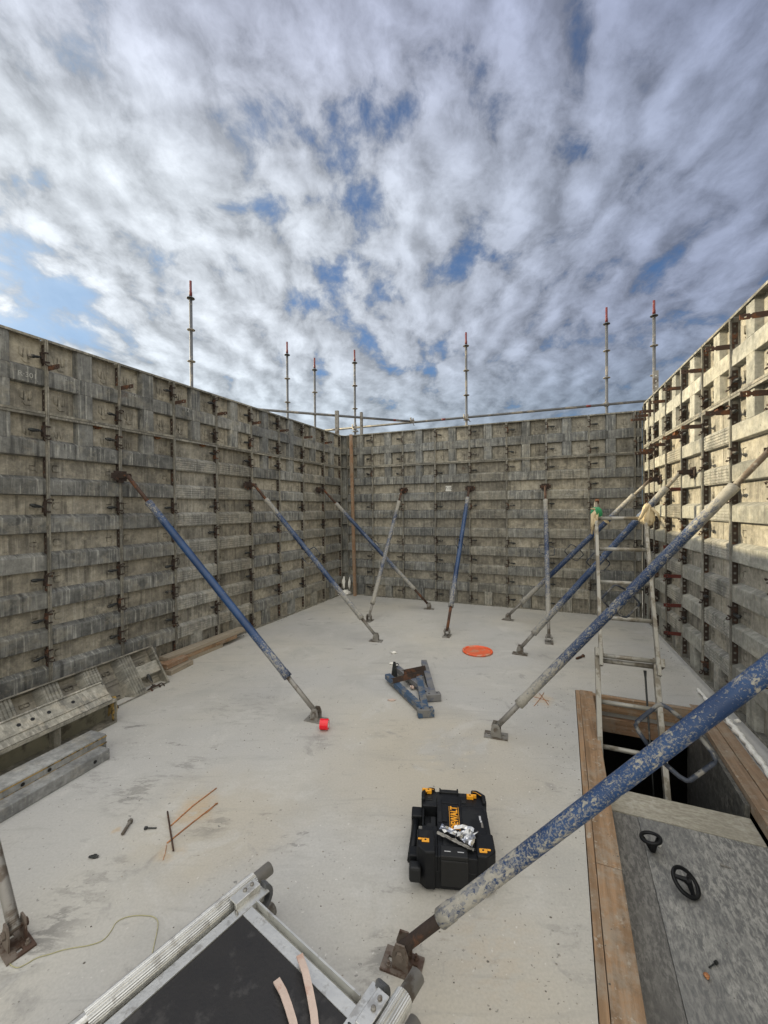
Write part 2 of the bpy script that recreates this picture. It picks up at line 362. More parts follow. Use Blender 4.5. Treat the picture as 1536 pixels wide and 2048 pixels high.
# ------------------------------------------------------------------ mesh helpers
class MB:
    def __init__(s): s.v = []; s.f = []; s.sm = []
    def quad(s, *p, smooth=False):
        n = len(s.v); s.v += [tuple(q) for q in p]; s.f.append(tuple(range(n, n+len(p)))); s.sm.append(smooth); return s
    def box(s, a, b, M=None, taper=None):
        x0, y0, z0 = a; x1, y1, z1 = b
        P = [Vector(q) for q in ((x0, y0, z0), (x1, y0, z0), (x1, y1, z0), (x0, y1, z0), (x0, y0, z1), (x1, y0, z1), (x1, y1, z1), (x0, y1, z1))]
        if taper:
            cx, cy = (x0+x1)/2, (y0+y1)/2
            for i in range(4, 8): P[i].x = cx+(P[i].x-cx)*taper; P[i].y = cy+(P[i].y-cy)*taper
        if M is not None: P = [M @ q for q in P]
        n = len(s.v); s.v += [tuple(q) for q in P]
        for f in ((0, 3, 2, 1), (4, 5, 6, 7), (0, 1, 5, 4), (1, 2, 6, 5), (2, 3, 7, 6), (3, 0, 4, 7)):
            s.f.append(tuple(n+i for i in f)); s.sm.append(False)
        return s
    def ring(s, c, ax, r, n, up=None, r2=None):
        ax = Vector(ax).normalized()
        u = Vector(up) if up is not None else (Vector((0, 0, 1)) if abs(ax.z) < .9 else Vector((1, 0, 0)))
        a = ax.cross(u).normalized(); b = ax.cross(a).normalized(); r2 = r2 or r
        i0 = len(s.v)
        for k in range(n):
            th = 2*math.pi*k/n; s.v.append(tuple(Vector(c)+a*math.cos(th)*r+b*math.sin(th)*r2))
        return i0
    def tube(s, pts, r, n=10, caps=True, closed=False, up=None):
        pts = [Vector(p) for p in pts]; rs = r if isinstance(r, (list, tuple)) else [r]*len(pts); idx = []
        for i, p in enumerate(pts):
            if closed: tg = pts[(i+1) % len(pts)]-pts[i-1]
            else:
                a = pts[max(i-1, 0)]; b = pts[min(i+1, len(pts)-1)]; tg = b-a
            idx.append(s.ring(p, tg, rs[i], n, up=up))
        m = len(pts) if closed else len(pts)-1
        for i in range(m):
            A = idx[i]; B = idx[(i+1) % len(pts)]
            for k in range(n):
                s.f.append((A+k, A+(k+1) % n, B+(k+1) % n, B+k)); s.sm.append(True)
        if caps and not closed:
            s.f.append(tuple(idx[0]+k for k in reversed(range(n)))); s.sm.append(False)
            s.f.append(tuple(idx[-1]+k for k in range(n))); s.sm.append(False)
        return s
    def lathe(s, prof, n=16, c=(0, 0, 0), ax=(0, 0, 1), smooth=True, caps=True):
        """prof: (radius, distance along the axis)"""
        ax = Vector(ax).normalized(); idx = [s.ring(Vector(c)+ax*z, ax, max(r, 1e-5), n) for r, z in prof]
        for i in range(len(prof)-1):
            A, B = idx[i], idx[i+1]
            for k in range(n): s.f.append((A+k, A+(k+1) % n, B+(k+1) % n, B+k)); s.sm.append(smooth)
        if caps:
            s.f.append(tuple(idx[0]+k for k in reversed(range(n)))); s.sm.append(False)
            s.f.append(tuple(idx[-1]+k for k in range(n))); s.sm.append(False)
        return s
    def prism(s, poly, a, b, fn=None, caps=True):
        """poly: 2-D outline; extruded from a to b along local x by default, fn maps (u,v,w) to a point"""
        fn = fn or (lambda u, v, w: (w, u, v)); n = len(poly); i0 = len(s.v)
        s.v += [tuple(fn(u, v, a)) for u, v in poly]+[tuple(fn(u, v, b)) for u, v in poly]
        for k in range(n): s.f.append((i0+k, i0+(k+1) % n, i0+n+(k+1) % n, i0+n+k)); s.sm.append(False)
        if caps:
            s.f.append(tuple(i0+k for k in reversed(range(n)))); s.sm.append(False)
            s.f.append(tuple(i0+n+k for k in range(n))); s.sm.append(False)
        return s
    def mesh(s, name, m):
        me = D.meshes.new(name); me.from_pydata(s.v, [], s.f); me.update()
        me.polygons.foreach_set('use_smooth', s.sm)
        if m: me.materials.append(m)
        bm_fix(me); return me
import bmesh
def bm_fix(me):
    b = bmesh.new(); b.from_mesh(me); bmesh.ops.recalc_face_normals(b, faces=b.faces); b.to_mesh(me); b.free()
def obj(name, mb, m=None, parent=None, loc=None, rot=None, bevel=None):
    me = mb if isinstance(mb, bpy.types.Mesh) else mb.mesh(name, m)
    o = D.objects.new(name, me); COL.objects.link(o)
    if parent: o.parent = parent
    if loc is not None: o.location = loc
    if rot is not None:
        if isinstance(rot, Quaternion): o.rotation_mode = 'QUATERNION'; o.rotation_quaternion = rot
        else: o.rotation_euler = rot
    if bevel:
        md = o.modifiers.new('bevel', 'BEVEL'); md.width = bevel; md.segments = 2; md.limit_method = 'ANGLE'
    return o
def tag(o, label, cat, group=None, kind=None):
    if label: o['label'] = label
    if cat: o['category'] = cat
    if group: o['group'] = group
    if kind: o['kind'] = kind
    return o
def thing(name, label, cat, loc=(0, 0, 0), rot=0, group=None):
    o = D.objects.new(name, None); COL.objects.link(o); o.location = loc
    if isinstance(rot, Quaternion): o.rotation_mode = 'QUATERNION'; o.rotation_quaternion = rot
    else: o.rotation_euler = (0, 0, rot)
    o.empty_display_size = .1
    return tag(o, label, cat, group)
ORD = ['', 'first', 'second', 'third', 'fourth', 'fifth', 'sixth', 'seventh', 'eighth', 'ninth', 'tenth', 'eleventh', 'twelfth']
# ================================================================== THE SETTING
def build_ground():
    mb = MB(); mb.quad((-500, -500, -3.4), (500, -500, -3.4), (500, 500, -3.4), (-500, 500, -3.4))
    t = new_mat('earth'); tc = t.add('ShaderNodeTexCoord').outputs['Object']
    n = t.noise(tc, .08, 8, .6); t.set(t.bs.inputs['Base Color'], t.mix(n, (.16, .14, .11), (.24, .22, .18))); t.bs.inputs['Roughness'].default_value = .95
    tag(obj('ground', mb, MATS['earth']), None, None, kind='structure')
build_ground()
O = Vector((1.71, 3.746, 0))                                  # far left corner of the shaft
def UV(u, v, z=0): return O+dB*u-dL*v+Vector((0, 0, z))
def uvbox(mb, u0, u1, v0, v1, z0, z1):
    """box in the shaft's own axes; local x runs along the shaft"""
    P = [UV(u, v, z) for z in (z0, z1) for (u, v) in ((u0, v0), (u1, v0), (u1, v1), (u0, v1))]
    n = len(mb.v); mb.v += [tuple(p) for p in P]
    for f in ((0, 3, 2, 1), (4, 5, 6, 7), (0, 1, 5, 4), (1, 2, 6, 5), (2, 3, 7, 6), (3, 0, 4, 7)): mb.f.append(tuple(n+i for i in f)); mb.sm.append(False)
def build_slab():
    us = [-5.2, 0, 1.03, 1.75]; vs = [-5.35, 0, 4.7, 8.5]; mb = MB()
    top = [[None]*4 for _ in us]; bot = [[None]*4 for _ in us]
    for i, u in enumerate(us):
        for j, v in enumerate(vs):
            top[i][j] = len(mb.v); mb.v.append(tuple(UV(u, v, 0))); bot[i][j] = len(mb.v); mb.v.append(tuple(UV(u, v, -.25)))
    def f(*a): mb.f.append(a); mb.sm.append(False)
    for i in range(3):
        for j in range(3):
            if i == 1 and j == 1: continue
            f(top[i][j], top[i+1][j], top[i+1][j+1], top[i][j+1]); f(bot[i][j], bot[i][j+1], bot[i+1][j+1], bot[i+1][j])
    for i in range(3):
        f(top[i][0], bot[i][0], bot[i+1][0], top[i+1][0]); f(top[i][3], top[i+1][3], bot[i+1][3], bot[i][3])
        f(top[0][i], top[0][i+1], bot[0][i+1], bot[0][i]); f(top[3][i], bot[3][i], bot[3][i+1], top[3][i+1])
    a, b = 1, 2
    f(top[1][1], top[2][1], bot[2][1], bot[1][1]); f(top[1][2], bot[1][2], bot[2][2], top[2][2])
    f(top[1][1], bot[1][1], bot[1][2], top[1][2]); f(top[2][1], top[2][2], bot[2][2], bot[2][1])
    tag(obj('floor', mb, M_FLOOR), None, None, kind='structure')
    mb = MB()                                                 # room below the slab, made wide so the shaft stays dark
    uvbox(mb, -2.62, -2.5, -1.6, 6.0, -3.3, -.252); uvbox(mb, 1.60, 1.72, -1.6, 6.0, -3.3, -.252)
    uvbox(mb, -2.499, 1.599, -1.6, -1.5, -3.3, -.252); uvbox(mb, -2.499, 1.599, 5.9, 6.0, -3.3, -.252)
    uvbox(mb, -2.499, 1.599, -1.499, 5.899, -3.3, -3.15)
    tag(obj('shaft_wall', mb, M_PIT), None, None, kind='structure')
build_slab()

# ================================================================== FORMWORK WALLS
RB = [.29+.312*k for k in range(7)]                            # rib centres of a lower panel
LOWH, UPH = 2.44, .62
REC = [.13]+[(RB[k]+RB[k+1])/2 for k in range(6)]+[2.30]       # recess centres, floor to the panel top
DEEP = .065
_cache = {}
RIBM = M_RIB
def shared(key, fn):
    if key not in _cache: _cache[key] = fn()
    return _cache[key]
def mark_u(mb, x, z, k, s=1.0):
    """raised weld outlines on the skin"""
    y = DEEP-.004
    def tb(pts): mb.tube([(x+px*s, y, z+pz*s) for px, pz in pts], .0032*s, 5)
    if k == 0:   tb([(-.035, .05), (-.033, 0), (-.012, -.018), (-.008, .045)]); tb([(.012, .048), (.016, -.016), (.036, -.004), (.04, .05)]); tb([(-.02, -.03), (.0, -.05), (.03, -.045)])
    elif k == 1: tb([(.025, .028), (-.018, .026), (-.024, 0), (-.016, -.026), (.025, -.028)])
    elif k == 2: tb([(-.012, .03), (.012, .03), (.012, -.03), (-.012, -.03), (-.012, .03)]); tb([(-.012, .006), (.012, .004)])
    elif k == 3: tb([(.02, .032), (.02, .012), (-.02, .014), (-.022, -.02), (.02, -.022)]); tb([(.03, -.01), (.03, -.04)])
def skin_mesh(w, h, upper, old):
    mb = MB(); mb.box((.004, DEEP, .004), (w-.004, DEEP+.005, h-.004))
    if upper:
        for z in (.12, .46):
            for x in (w*.2, w*.8): mark_u(mb, x, z, 0, 1.15)
    else:
        for i, z in enumerate(REC):
            for sx, x in ((1, .085), (-1, w-.085)):
                if i == 7 or i == 0: mark_u(mb, x+sx*.03, z-.02, 0 if not old else 2, .9)
                else: mark_u(mb, x, z, (2 if old else (1 if sx > 0 else 3)), 1)
            if old: mb.box((w*.5-.003, DEEP-.003, z-.07), (w*.5+.003, DEEP+.001, z+.07))
    return mb.mesh('skin', M_SKIN)
def rail_mesh(h, side):
    """a side rail: web plus a front lip; side=+1 is the rail at the right hand edge (origin on the seam)"""
    mb = MB(); s = -side
    def bx(x0, x1, y0, y1, z0, z1): mb.box((min(x0*s, x1*s), y0, z0), (max(x0*s, x1*s), y1, z1))
    bx(.0015, .007, .004, DEEP, 0, h); bx(.0015, .0125, 0, .0045, 0, h); bx(.007, .012, .006, .012, 0, h)
    return mb.mesh('side_rail', M_RAIL)
def end_mesh(w, top):
    mb = MB(); z0, z1 = (-.006, -.0005) if top else (.0005, .006)
    mb.box((.0165, .0045, z0), (w-.0165, DEEP, z1))
    if top: mb.box((.0165, .0, -.020), (w-.0165, .0042, -.0008))
    else: mb.box((.0165, .0, .0008), (w-.0165, .0042, .020))
    return mb.mesh('end_rail', M_RAIL)
def rib_mesh(w, old, hh=.085):
    a = hh; b = a*.74; mb = MB()
    if not old: prof = [(DEEP-.001, -.072), (.013, -.066), (.011, -.062), (.011, .052), (.013, .057), (DEEP-.001, .084)]
    else:
        b = .062; prof = [(DEEP-.001, -.072), (.024, -.070), (.020, -b)]
        n = 5
        for k in range(n):
            z0 = -b+2*b*k/n; z1 = -b+2*b*(k+1)/n; d = z1-z0
            prof += [(.0145, z0+d*.12), (.0145, z1-d*.28), (.0195, z1-d*.22), (.0195, z1)]
        prof += [(.030, a*.8), (DEEP-.001, a)]
    mb.prism(prof, .0085, w-.0085)
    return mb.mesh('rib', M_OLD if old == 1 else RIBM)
def stiff_mesh(w, z0, z1, old):
    mb = MB(); hw = min(.062, w*.14); c = w*.5
    prof = [(c-hw-.014, DEEP-.001), (c-hw, .016), (c-hw+.006, .0135), (c+hw-.006, .0135), (c+hw, .016), (c+hw+.014, DEEP-.001)]
    mb.prism(prof, z0, z1, fn=lambda u, v, w_: (u, v, w_))
    return mb.mesh('stiffener', M_OLD if old == 1 else RIBM)
def plate_mesh():
    """rusty perforated plate lying on the web of a rail (plane x=0)"""
    mb = MB(); hs = [-.055, 0, .055]; hw = .019; H = .085; r = .0085
    mb.box((0, .012, -H), (.004, .031-r, H)); mb.box((0, .031+r, -H), (.004, .050, H))
    zs = [-H]+[z for h in hs for z in (h-r, h+r)]+[H]
    for i in range(0, len(zs), 2): mb.box((0, .031-r+.0002, zs[i]), (.004, .031+r-.0002, zs[i+1]))
    return mb.mesh('perforated_plate', M_DRUST)
def hang_mesh():
    mb = MB(); mb.box((-.045, .015, -.045), (.045, .05, -.008)); mb.box((-.065, .02, -.022), (-.045, .045, -.008)); mb.box((.045, .02, -.022), (.065, .045, -.008))
    mb.box((-.02, .012, -.06), (.02, .045, -.045))
    return mb.mesh('bracket', M_RUST2)

def panel(P, rot, w, upper, old, label, group, plate_side, stick=None, hang=False, noplate=()):
    w = round(w, 3); h = UPH if upper else LOWH
    T = thing('formwork_panel', label, 'formwork panel', P, rot, group)
    K = (w, upper, old)
    obj('skin', shared(('skin',)+K, lambda: skin_mesh(w, h, upper, old)), parent=T)
    obj('side_rail', shared(('rail', h, 1), lambda: rail_mesh(h, 1)), parent=T, loc=(w, 0, 0))
    obj('side_rail', shared(('rail', h, -1), lambda: rail_mesh(h, -1)), parent=T)
    obj('end_rail', shared(('end', w, 1), lambda: end_mesh(w, True)), parent=T, loc=(0, 0, h))
    obj('end_rail', shared(('end', w, 0), lambda: end_mesh(w, False)), parent=T)
    rm = shared(('rib', w, old), lambda: rib_mesh(w, old))
    if upper:
        obj('rib', rm, parent=T, loc=(0, 0, .30))
        obj('stiffener', shared(('st', w, 0, old), lambda: stiff_mesh(w, .007, .240, old)), parent=T)
        obj('stiffener', shared(('st', w, 1, old), lambda: stiff_mesh(w, .360, .613, old)), parent=T)
        zz = [.12, .49]
    else:
        for z in RB: obj('rib', rm, parent=T, loc=(0, 0, z))
        obj('stiffener', shared(('st', w, 2, old), lambda: stiff_mesh(w, .007, RB[0]-.060, old)), parent=T)
        if not old: obj('stiffener', shared(('st', w, 3, old), lambda: stiff_mesh(w, RB[6]+.060, LOWH-.007, old)), parent=T)
        zz = REC
    if w > .2:
        for i, z in enumerate(zz):
            if i in noplate: continue
            x = w-.012 if plate_side > 0 else .008
            obj('perforated_plate', shared('plate', plate_mesh), parent=T, loc=(x, 0, z))
    tone = random.uniform(-.16, .14); tint = random.choice((0, .2, .5, .9))
    for c_ in T.children: c_['tone'] = tone; c_['tint'] = tint
    if hang: obj('bracket', shared('hang', hang_mesh), parent=T, loc=(w*.28, 0, h-.004 if not upper else h-.004))
    return T

# ---- clamps, built in wall axes: x along the wall, -y into the room
def clamp_meshes():
    mb = MB(); mb.box((-.028, .002, -.052), (-.0165, .045, .052)); mb.box((-.0165, -.009, -.050), (.017, -.001, -.036)); mb.box((-.0165, -.009, .036), (.017, -.001, .050))
    mb.box((-.028, -.009, -.050), (-.0168, .0018, -.036)); mb.box((-.028, -.009, .036), (-.0168, .0018, .050)); mb.box((-.040, .004, -.017), (-.0285, .03, .017))
    jaw = mb.mesh('jaw', M_DRUST)
    mb = MB(); mb.tube([(-.024, .004, -.045), (-.024, -.008, -.068), (-.005, -.016, -.078), (.020, -.015, -.076), (.024, -.006, -.062)], .0055, 7)
    hook = mb.mesh('hook', M_DRUST)
    mb = MB(); mb.tube([(-.036, .014, 0), (-.070, .010, .001)], .0075, 8)
    mb.lathe([(.009, .062), (.0125, .068), (.014, .090), (.0160, .108), (.0160, .134), (.011, .140), (.010, .150), (.006, .153)], 12, c=(0, .012, 0), ax=(-1, -.03, 0))
    for a in range(3):
        th = a*2.09+.4; mb.box((-.133, .010+.0155*math.cos(th)-.0025, .0155*math.sin(th)-.0025), (-.100, .010+.019*math.cos(th)+.0025, .0185*math.sin(th)+.0025))
    hd = mb.mesh('handle', M_BLACKIRON)
    return jaw, hook, hd
JAW, HOOK, HANDLE = clamp_meshes()
def mirror_mesh(me):
    m2 = me.copy(); b = bmesh.new(); b.from_mesh(m2)
    for v in b.verts: v.co.x = -v.co.x
    bmesh.ops.reverse_faces(b, faces=b.faces); b.to_mesh(m2); b.free(); return m2
MIR = [mirror_mesh(m) for m in (JAW, HOOK, HANDLE)]
def clamp(P, rotz, sgn, label, group):
    """sgn=-1 handle towards -x, +1 towards +x"""
    T = thing('panel_clamp', label, 'clamp', (P[0], P[1], P[2]+random.uniform(-.022, .022)), rotz, group)
    T.rotation_euler[1] = random.uniform(-.14, .14); k_ = random.uniform(.80, .92); T.scale = (k_, 1, k_)
    ms = (JAW, HOOK, HANDLE) if sgn < 0 else MIR
    flip = random.random() < .35
    obj('jaw', ms[0], parent=T)
    h = obj('hook', ms[1], parent=T)
    if flip: h.scale.z = -1
    hd = obj('handle', ms[2], parent=T); hd.rotation_euler = (random.uniform(-.15, .15), random.uniform(-.10, .10), random.uniform(-.08, .08)); hd.location = (0, 0, random.uniform(-.01, .01))
    return T
def tie_mesh(m):
    L = .158; mb = MB(); r = .0075; hz = .0185
    def b(y0, y1, z0, z1): mb.box((-.0035, y0, z0), (.0035, y1, z1))
    b(-L, -L+.022, -hz*.92, hz*.92)                                   # nose
    b(-L+.022, -L+.038, r, hz); b(-L+.022, -L+.038, -hz, -r)          # either side of the hole
    b(-L+.038, -L+.056, -hz, hz); b(-L+.056, -L+.068, -.0115, .0115)  # waist
    b(-L+.068, .030, -hz, hz)
    return mb.mesh('wall_tie', m)
TIE = tie_mesh(M_RUST); TIER = tie_mesh(M_RED)
def tie(P, rotz, label, group, red=False):
    o = D.objects.new('wall_tie', TIER if red else TIE); COL.objects.link(o); o.location = P
    o.rotation_euler = (random.uniform(-.03, .03), 0, rotz+random.uniform(-.06, .06)); tag(o, label, 'wall tie', group); return o

LEVN = {10: 'just under the wall top', 9: 'just above the joint line', 8: 'just below the joint line'}
def levname(l):
    if l in LEVN: return LEVN[l]
    return {1: 'lowest recess', 2: 'second recess up', 3: 'third recess up', 4: 'fourth recess up', 5: 'fifth recess up', 6: 'sixth recess up', 7: 'seventh recess up'}[l]
def levz(l): return {10: LOWH+.49, 9: LOWH+.12, 8: REC[7]}.get(l) or REC[l-1]

rotL = math.atan2(dL.y, dL.x); rotB = math.atan2(dB.y, dB.x); rotR = math.atan2(-dR.y, -dR.x)
GRP = {'left': 'formwork panels of the left wall', 'back': 'formwork panels of the back wall', 'right': 'formwork panels of the sunlit right wall'}
# left wall: seams counted from the back corner towards the camera
SLs = [.075, .685, 1.335, 1.965, 2.575, 3.20, 3.81, 4.42, 5.035, 5.65, 6.27, 6.89]
oldL = {2: 1, 5: 1, 6: 1}
for i in range(len(SLs)-1):
    s0, s1 = SLs[i], SLs[i+1]; P = CL-dL*s1; n = ORD[i+1] if i else 'first'
    old = i in (1, 4, 5)
    st = 'with worn grooved ribs' if old else ('with dark smooth ribs' if i > 5 else 'with streaked grey ribs')
    panel(P, rotL, s1-s0, False, old, f'tall formwork panel {st}, {n} from the corner, left wall', GRP['left'], 1)
    panel(P+Vector((0, 0, LOWH+.002)), rotL, s1-s0, True, False, f'short upper formwork panel, {n} from the corner, left wall', GRP['left'], 1)
lvL = {1: (10, 9, 7, 5, 3), 2: (10, 9, 8, 6, 4, 2), 3: (10, 9, 8, 5, 3, 2), 4: (10, 9, 8, 6, 4, 3, 1), 5: (10, 9, 8, 6, 5, 3, 2), 6: (10, 6, 4, 3, 2), 7: (9, 8, 6, 4, 3, 2), 8: (10, 8, 6, 4, 3, 2), 9: (10, 8, 6, 4, 3)}
for i, lv in lvL.items():
    for l in lv:
        if i == 4 and l == 7: continue
        P = CL-dL*SLs[i]+Vector((0, 0, levz(l)))
        clamp(P, rotL, -1, f'black clamp, {levname(l)}, {ORD[i]} seam from the corner, left wall', 'toggle clamps on the left wall')
for i in range(1, 9):
    tie(CL-dL*(SLs[i]-.012)+Vector((0, 0, LOWH+.385)), rotL, f'rusty tie strap sticking out, {ORD[i]} seam from the corner, left wall top', 'rusty tie straps along the left wall top')
# back wall
SBs = [.085, .621, 1.231, 1.836, 2.443, 3.052, 3.660, 4.270, 4.880, 4.975]
for i in range(len(SBs)-1):
    s0, s1 = SBs[i], SBs[i+1]; P = CL+dB*s0
    old = i in (4, 6); st = 'with worn grooved ribs' if old else 'with streaked grey ribs'
    nm = ORD[i+1]
    if i == 8: nm = 'last narrow one'
    panel(P, rotB, s1-s0, False, old, f'tall formwork panel {st}, {nm} from the left, back wall', GRP['back'], 1 if i < 5 else -1)
    panel(P+Vector((0, 0, LOWH+.002)), rotB, s1-s0, True, False, f'short upper formwork panel, {nm} from the left, back wall', GRP['back'], 1 if i < 5 else -1)
lvB = {1: (10, 9, 8, 6, 4, 3, 2, 1), 2: (10, 9, 8, 6, 4, 3, 1), 3: (10, 8, 6, 4, 3, 2, 1), 4: (10, 9, 8, 6, 4, 3, 2, 1), 5: (10, 9, 8, 6, 4, 3, 2, 1), 6: (10, 9, 8, 6, 4, 3, 2, 1), 7: (10, 9, 8, 7, 6, 2), 8: (9, 6, 4, 2)}
for i, lv in lvB.items():
    sg = -1 if i < 3 else 1
    for l in lv:
        if i in (2, 4, 6) and l == 7: continue
        P = CL+dB*SBs[i]+Vector((0, 0, levz(l)))
        clamp(P, rotB, sg, f'dark clamp, {levname(l)}, {ORD[i]} seam from the left, back wall', 'toggle clamps on the back wall')
# right wall, seams counted from the back corner towards the camera
SRs = [.19, .46, .74, 1.265, 1.838, 2.441, 3.038, 3.64, 4.25, 4.86, 5.47, 6.08]
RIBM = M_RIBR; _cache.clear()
HR = Vector((0, 0, .055))                                       # this wall stands a little higher
for i in range(len(SRs)-1):
    s0, s1 = SRs[i], SRs[i+1]; P = CR-dR*s0+HR
    old = i in (1, 3, 5); st = 'with worn grooved ribs' if old else 'with wide smooth ribs'
    if i < 2: st = 'of narrow width '+st
    nm = ORD[i+1]
    panel(P, rotR, s1-s0, False, old, f'tall formwork panel {st}, {nm} from the corner, right wall', GRP['right'], -1)
    panel(P+Vector((0, 0, LOWH+.002)), rotR, s1-s0, True, False, f'short upper sunlit formwork panel, {nm} from the corner, right wall', GRP['right'], -1, hang=False)
lvR = {1: (9, 8, 6, 4, 2), 2: (9, 8, 7, 6, 4, 2), 3: (9, 8, 6, 5, 3, 1), 4: (9, 8, 5, 4, 2), 5: (9, 8, 7, 5, 3, 1), 6: (9, 8, 7, 6, 3, 1), 7: (9, 8, 6, 4, 2), 8: (9, 8, 6)}
for i, lv in lvR.items():
    for l in lv:
        P = CR-dR*SRs[i]+Vector((0, 0, levz(l)))+HR
        clamp(P, rotR, 1, f'rusty clamp, {levname(l)}, {ORD[i]} seam from the corner, right wall', 'toggle clamps on the right wall')
for i in range(0, 9):
    tie(CR-dR*(SRs[i]+.006)+Vector((0, 0, LOWH+.395))+HR, rotR, f'flat tie strap sticking out, {ORD[i+1]} seam from the corner, right wall top', 'tie straps along the right wall top')
for i in range(1, 9):
    tie(CR-dR*(SRs[i]+.006)+Vector((0, 0, LOWH-.115))+HR, rotR, f'tie strap below the joint line, {ORD[i+1]} seam from the corner, right wall', 'tie straps under the joint line of the right wall')
for k, z in enumerate((.30, .60, .91, 1.22, 1.83)):
    tie(CR-dR*(SRs[4]+.008)+Vector((0, 0, z)), rotR, f'dark red tie strap on the right wall, {ORD[k+1]} up from the floor in its column', 'dark red tie straps low on the right wall', red=True)
# rusty brackets hung under the joint line belong to the panels they are bolted to
for o in list(D.objects):
    if o.get('category') == 'formwork panel' and 'right wall' in o['label'] and 'tall' in o['label'] and 'narrow' not in o['label']:
        b = obj('bracket', shared('hang', hang_mesh), parent=o, loc=(.28, 0, LOWH-.004)); b['label'] = 'orange rusty bracket under the joint line'
    if o.get('category') == 'formwork panel' and 'left wall' in o['label'] and 'tall' in o['label'] and any(k in o['label'] for k in ('seventh', 'eighth', 'ninth', 'sixth', 'fourth')):
        b = obj('bracket', shared('hang', hang_mesh), parent=o, loc=(.20 if 'ninth' in o['label'] else .42, .018, LOWH-.004)); b.scale = (.8, .6, .6); b['label'] = 'small rusty bracket'

RIBM = M_RIB; _cache.clear()
# corner pieces
def corner_piece():
    T = thing('corner_post', 'dark vertical steel corner post where left and back formwork walls meet', 'corner post', CL)
    mb = MB()
    a = -dL*.073; b = dB*.083
    o2 = (a+b)*.30-Vector((0, 0, 0))
    back = dL*.055-dB*.055
    # a recessed channel between the two end rails
    pts = [a, a+Vector((-dB.x, -dB.y, 0))*.05, Vector((0, 0, 0))+(dL-dB)*.045, b+dL*.05, b]
    for z0, z1 in ((.0, LOWH+UPH),):
        n = len(pts)
        for k in range(n-1):
            p, q = pts[k], pts[k+1]; mb.quad(p+Vector((0, 0, z0)), q+Vector((0, 0, z0)), q+Vector((0, 0, z1)), p+Vector((0, 0, z1)))
    obj('channel', mb, M_RIB, T)
    for z in (.42, .86, 1.36, 1.85, 2.44, 2.70, 3.05):
        m2 = MB(); n = len(pts)
        m2.quad(*[p*.96+Vector((0, 0, z)) for p in pts]); m2.quad(*[p*.96+Vector((0, 0, z+.008)) for p in pts])
        for k in range(n):
            p, q = pts[k]*.96, pts[(k+1) % n]*.96; m2.quad(p+Vector((0, 0, z)), q+Vector((0, 0, z)), q+Vector((0, 0, z+.008)), p+Vector((0, 0, z+.008)))
        obj('cross_plate', m2, M_RAIL, T)
corner_piece()
def corner_right():
    T = thing('corner_post', 'narrow vertical corner channel between back wall and sunlit right wall', 'corner post', CL+dB*4.977)
    e = CR-dR*.188-(CL+dB*4.977); e.z = 0; mb = MB(); H = LOWH+UPH+.05
    a = Vector((0, 0, 0)); m = a+dL*.055+dB*.02; m2 = e-nR*.055
    for p, q in ((a, m), (m, m2), (m2, e)): mb.quad(p, q, q+Vector((0, 0, H)), p+Vector((0, 0, H)))
    obj('channel', mb, M_RAIL, T)
    for z in (.6, 1.15, 1.65, 2.1, 2.46, 2.78, 3.09):
        k = MB(); P = [a*.98, m*.97, m2*.97, e*.98]
        k.quad(*[p+Vector((0, 0, z)) for p in P]); k.quad(*[p+Vector((0, 0, z+.008)) for p in P])
        for i in range(4): k.quad(P[i]+Vector((0, 0, z)), P[(i+1) % 4]+Vector((0, 0, z)), P[(i+1) % 4]+Vector((0, 0, z+.008)), P[i]+Vector((0, 0, z+.008)))
        obj('cross_plate', k, M_RAIL, T)
corner_right()

def find(label): return next(o for o in D.objects if o.get('label') == label)
def text_mesh(txt, size, m, offset=0, shear=0, extrude=.0006, spacing=1.0, xs=1.0):
    c = D.curves.new('txt', 'FONT'); c.body = txt; c.size = size; c.extrude = extrude; c.align_x = 'CENTER'; c.align_y = 'CENTER'; c.shear = shear; c.space_character = spacing; c.offset = offset
    o = D.objects.new('txt', c); COL.objects.link(o); bpy.context.view_layer.update()
    dg = bpy.context.evaluated_depsgraph_get(); me = D.meshes.new_from_object(o.evaluated_get(dg)); D.objects.remove(o); D.curves.remove(c)
    me.materials.clear(); me.materials.append(m)
    for v in me.vertices: v.co.x *= xs
    return me
# sticker and marker writing on panels
def sticker(px, py, off, w, h, txt, wall):
    """flat white sticker with smudged print, on the skin of a wall panel"""
    n = {'B': nB, 'L': nL, 'R': nR}[wall]; P0 = {'B': CL, 'L': CL, 'R': CR}[wall]; rz = {'B': rotB, 'L': rotL, 'R': rotR}[wall]
    r = ray(px, py); C = Vector((0, 0, HC)); tt = ((P0-C).dot(n)+off)/r.dot(n); P = C+r*tt
    best = None; xdir = {'B': dB, 'L': dL, 'R': -dR}[wall]
    for o in D.objects:
        if o.get('category') == 'formwork panel' and {'B': 'back', 'L': 'left', 'R': 'right'}[wall]+' wall' in o['label']:
            q = P-o.location; x = q.dot(xdir); z = q.z
            if -.001 <= x <= .65 and 0 <= z <= (UPH if 'short' in o['label'] else LOWH):
                wpan = next(c for c in o.children if c.name.startswith('side_rail') and c.location.x > .01).location.x
                if x <= wpan: best = (o, x, z)
    if not best: return
    o, x, z = best; yy = -off-.0015
    if h > 0:
        mb = MB(); mb.box((-w/2, -.0008, -h/2), (w/2, .0004, h/2)); s = obj('sticker', mb, M_STICK, o, (x, yy, z)); s['label'] = 'small white sticker with dark print'
    if txt:
        me = text_mesh(txt, (h if h > 0 else w)*.75, M_INK if h > 0 else M_CHALK, extrude=.0003)
        k = obj('lettering', me, parent=s if h > 0 else o, loc=(0, -.0014, 0) if h > 0 else (x, yy, z), rot=(math.pi/2, 0, 0))
        if h <= 0: k['label'] = 'faint white marker writing'
sticker(897, 977, -DEEP+.001, .105, .095, '7-10', 'B')
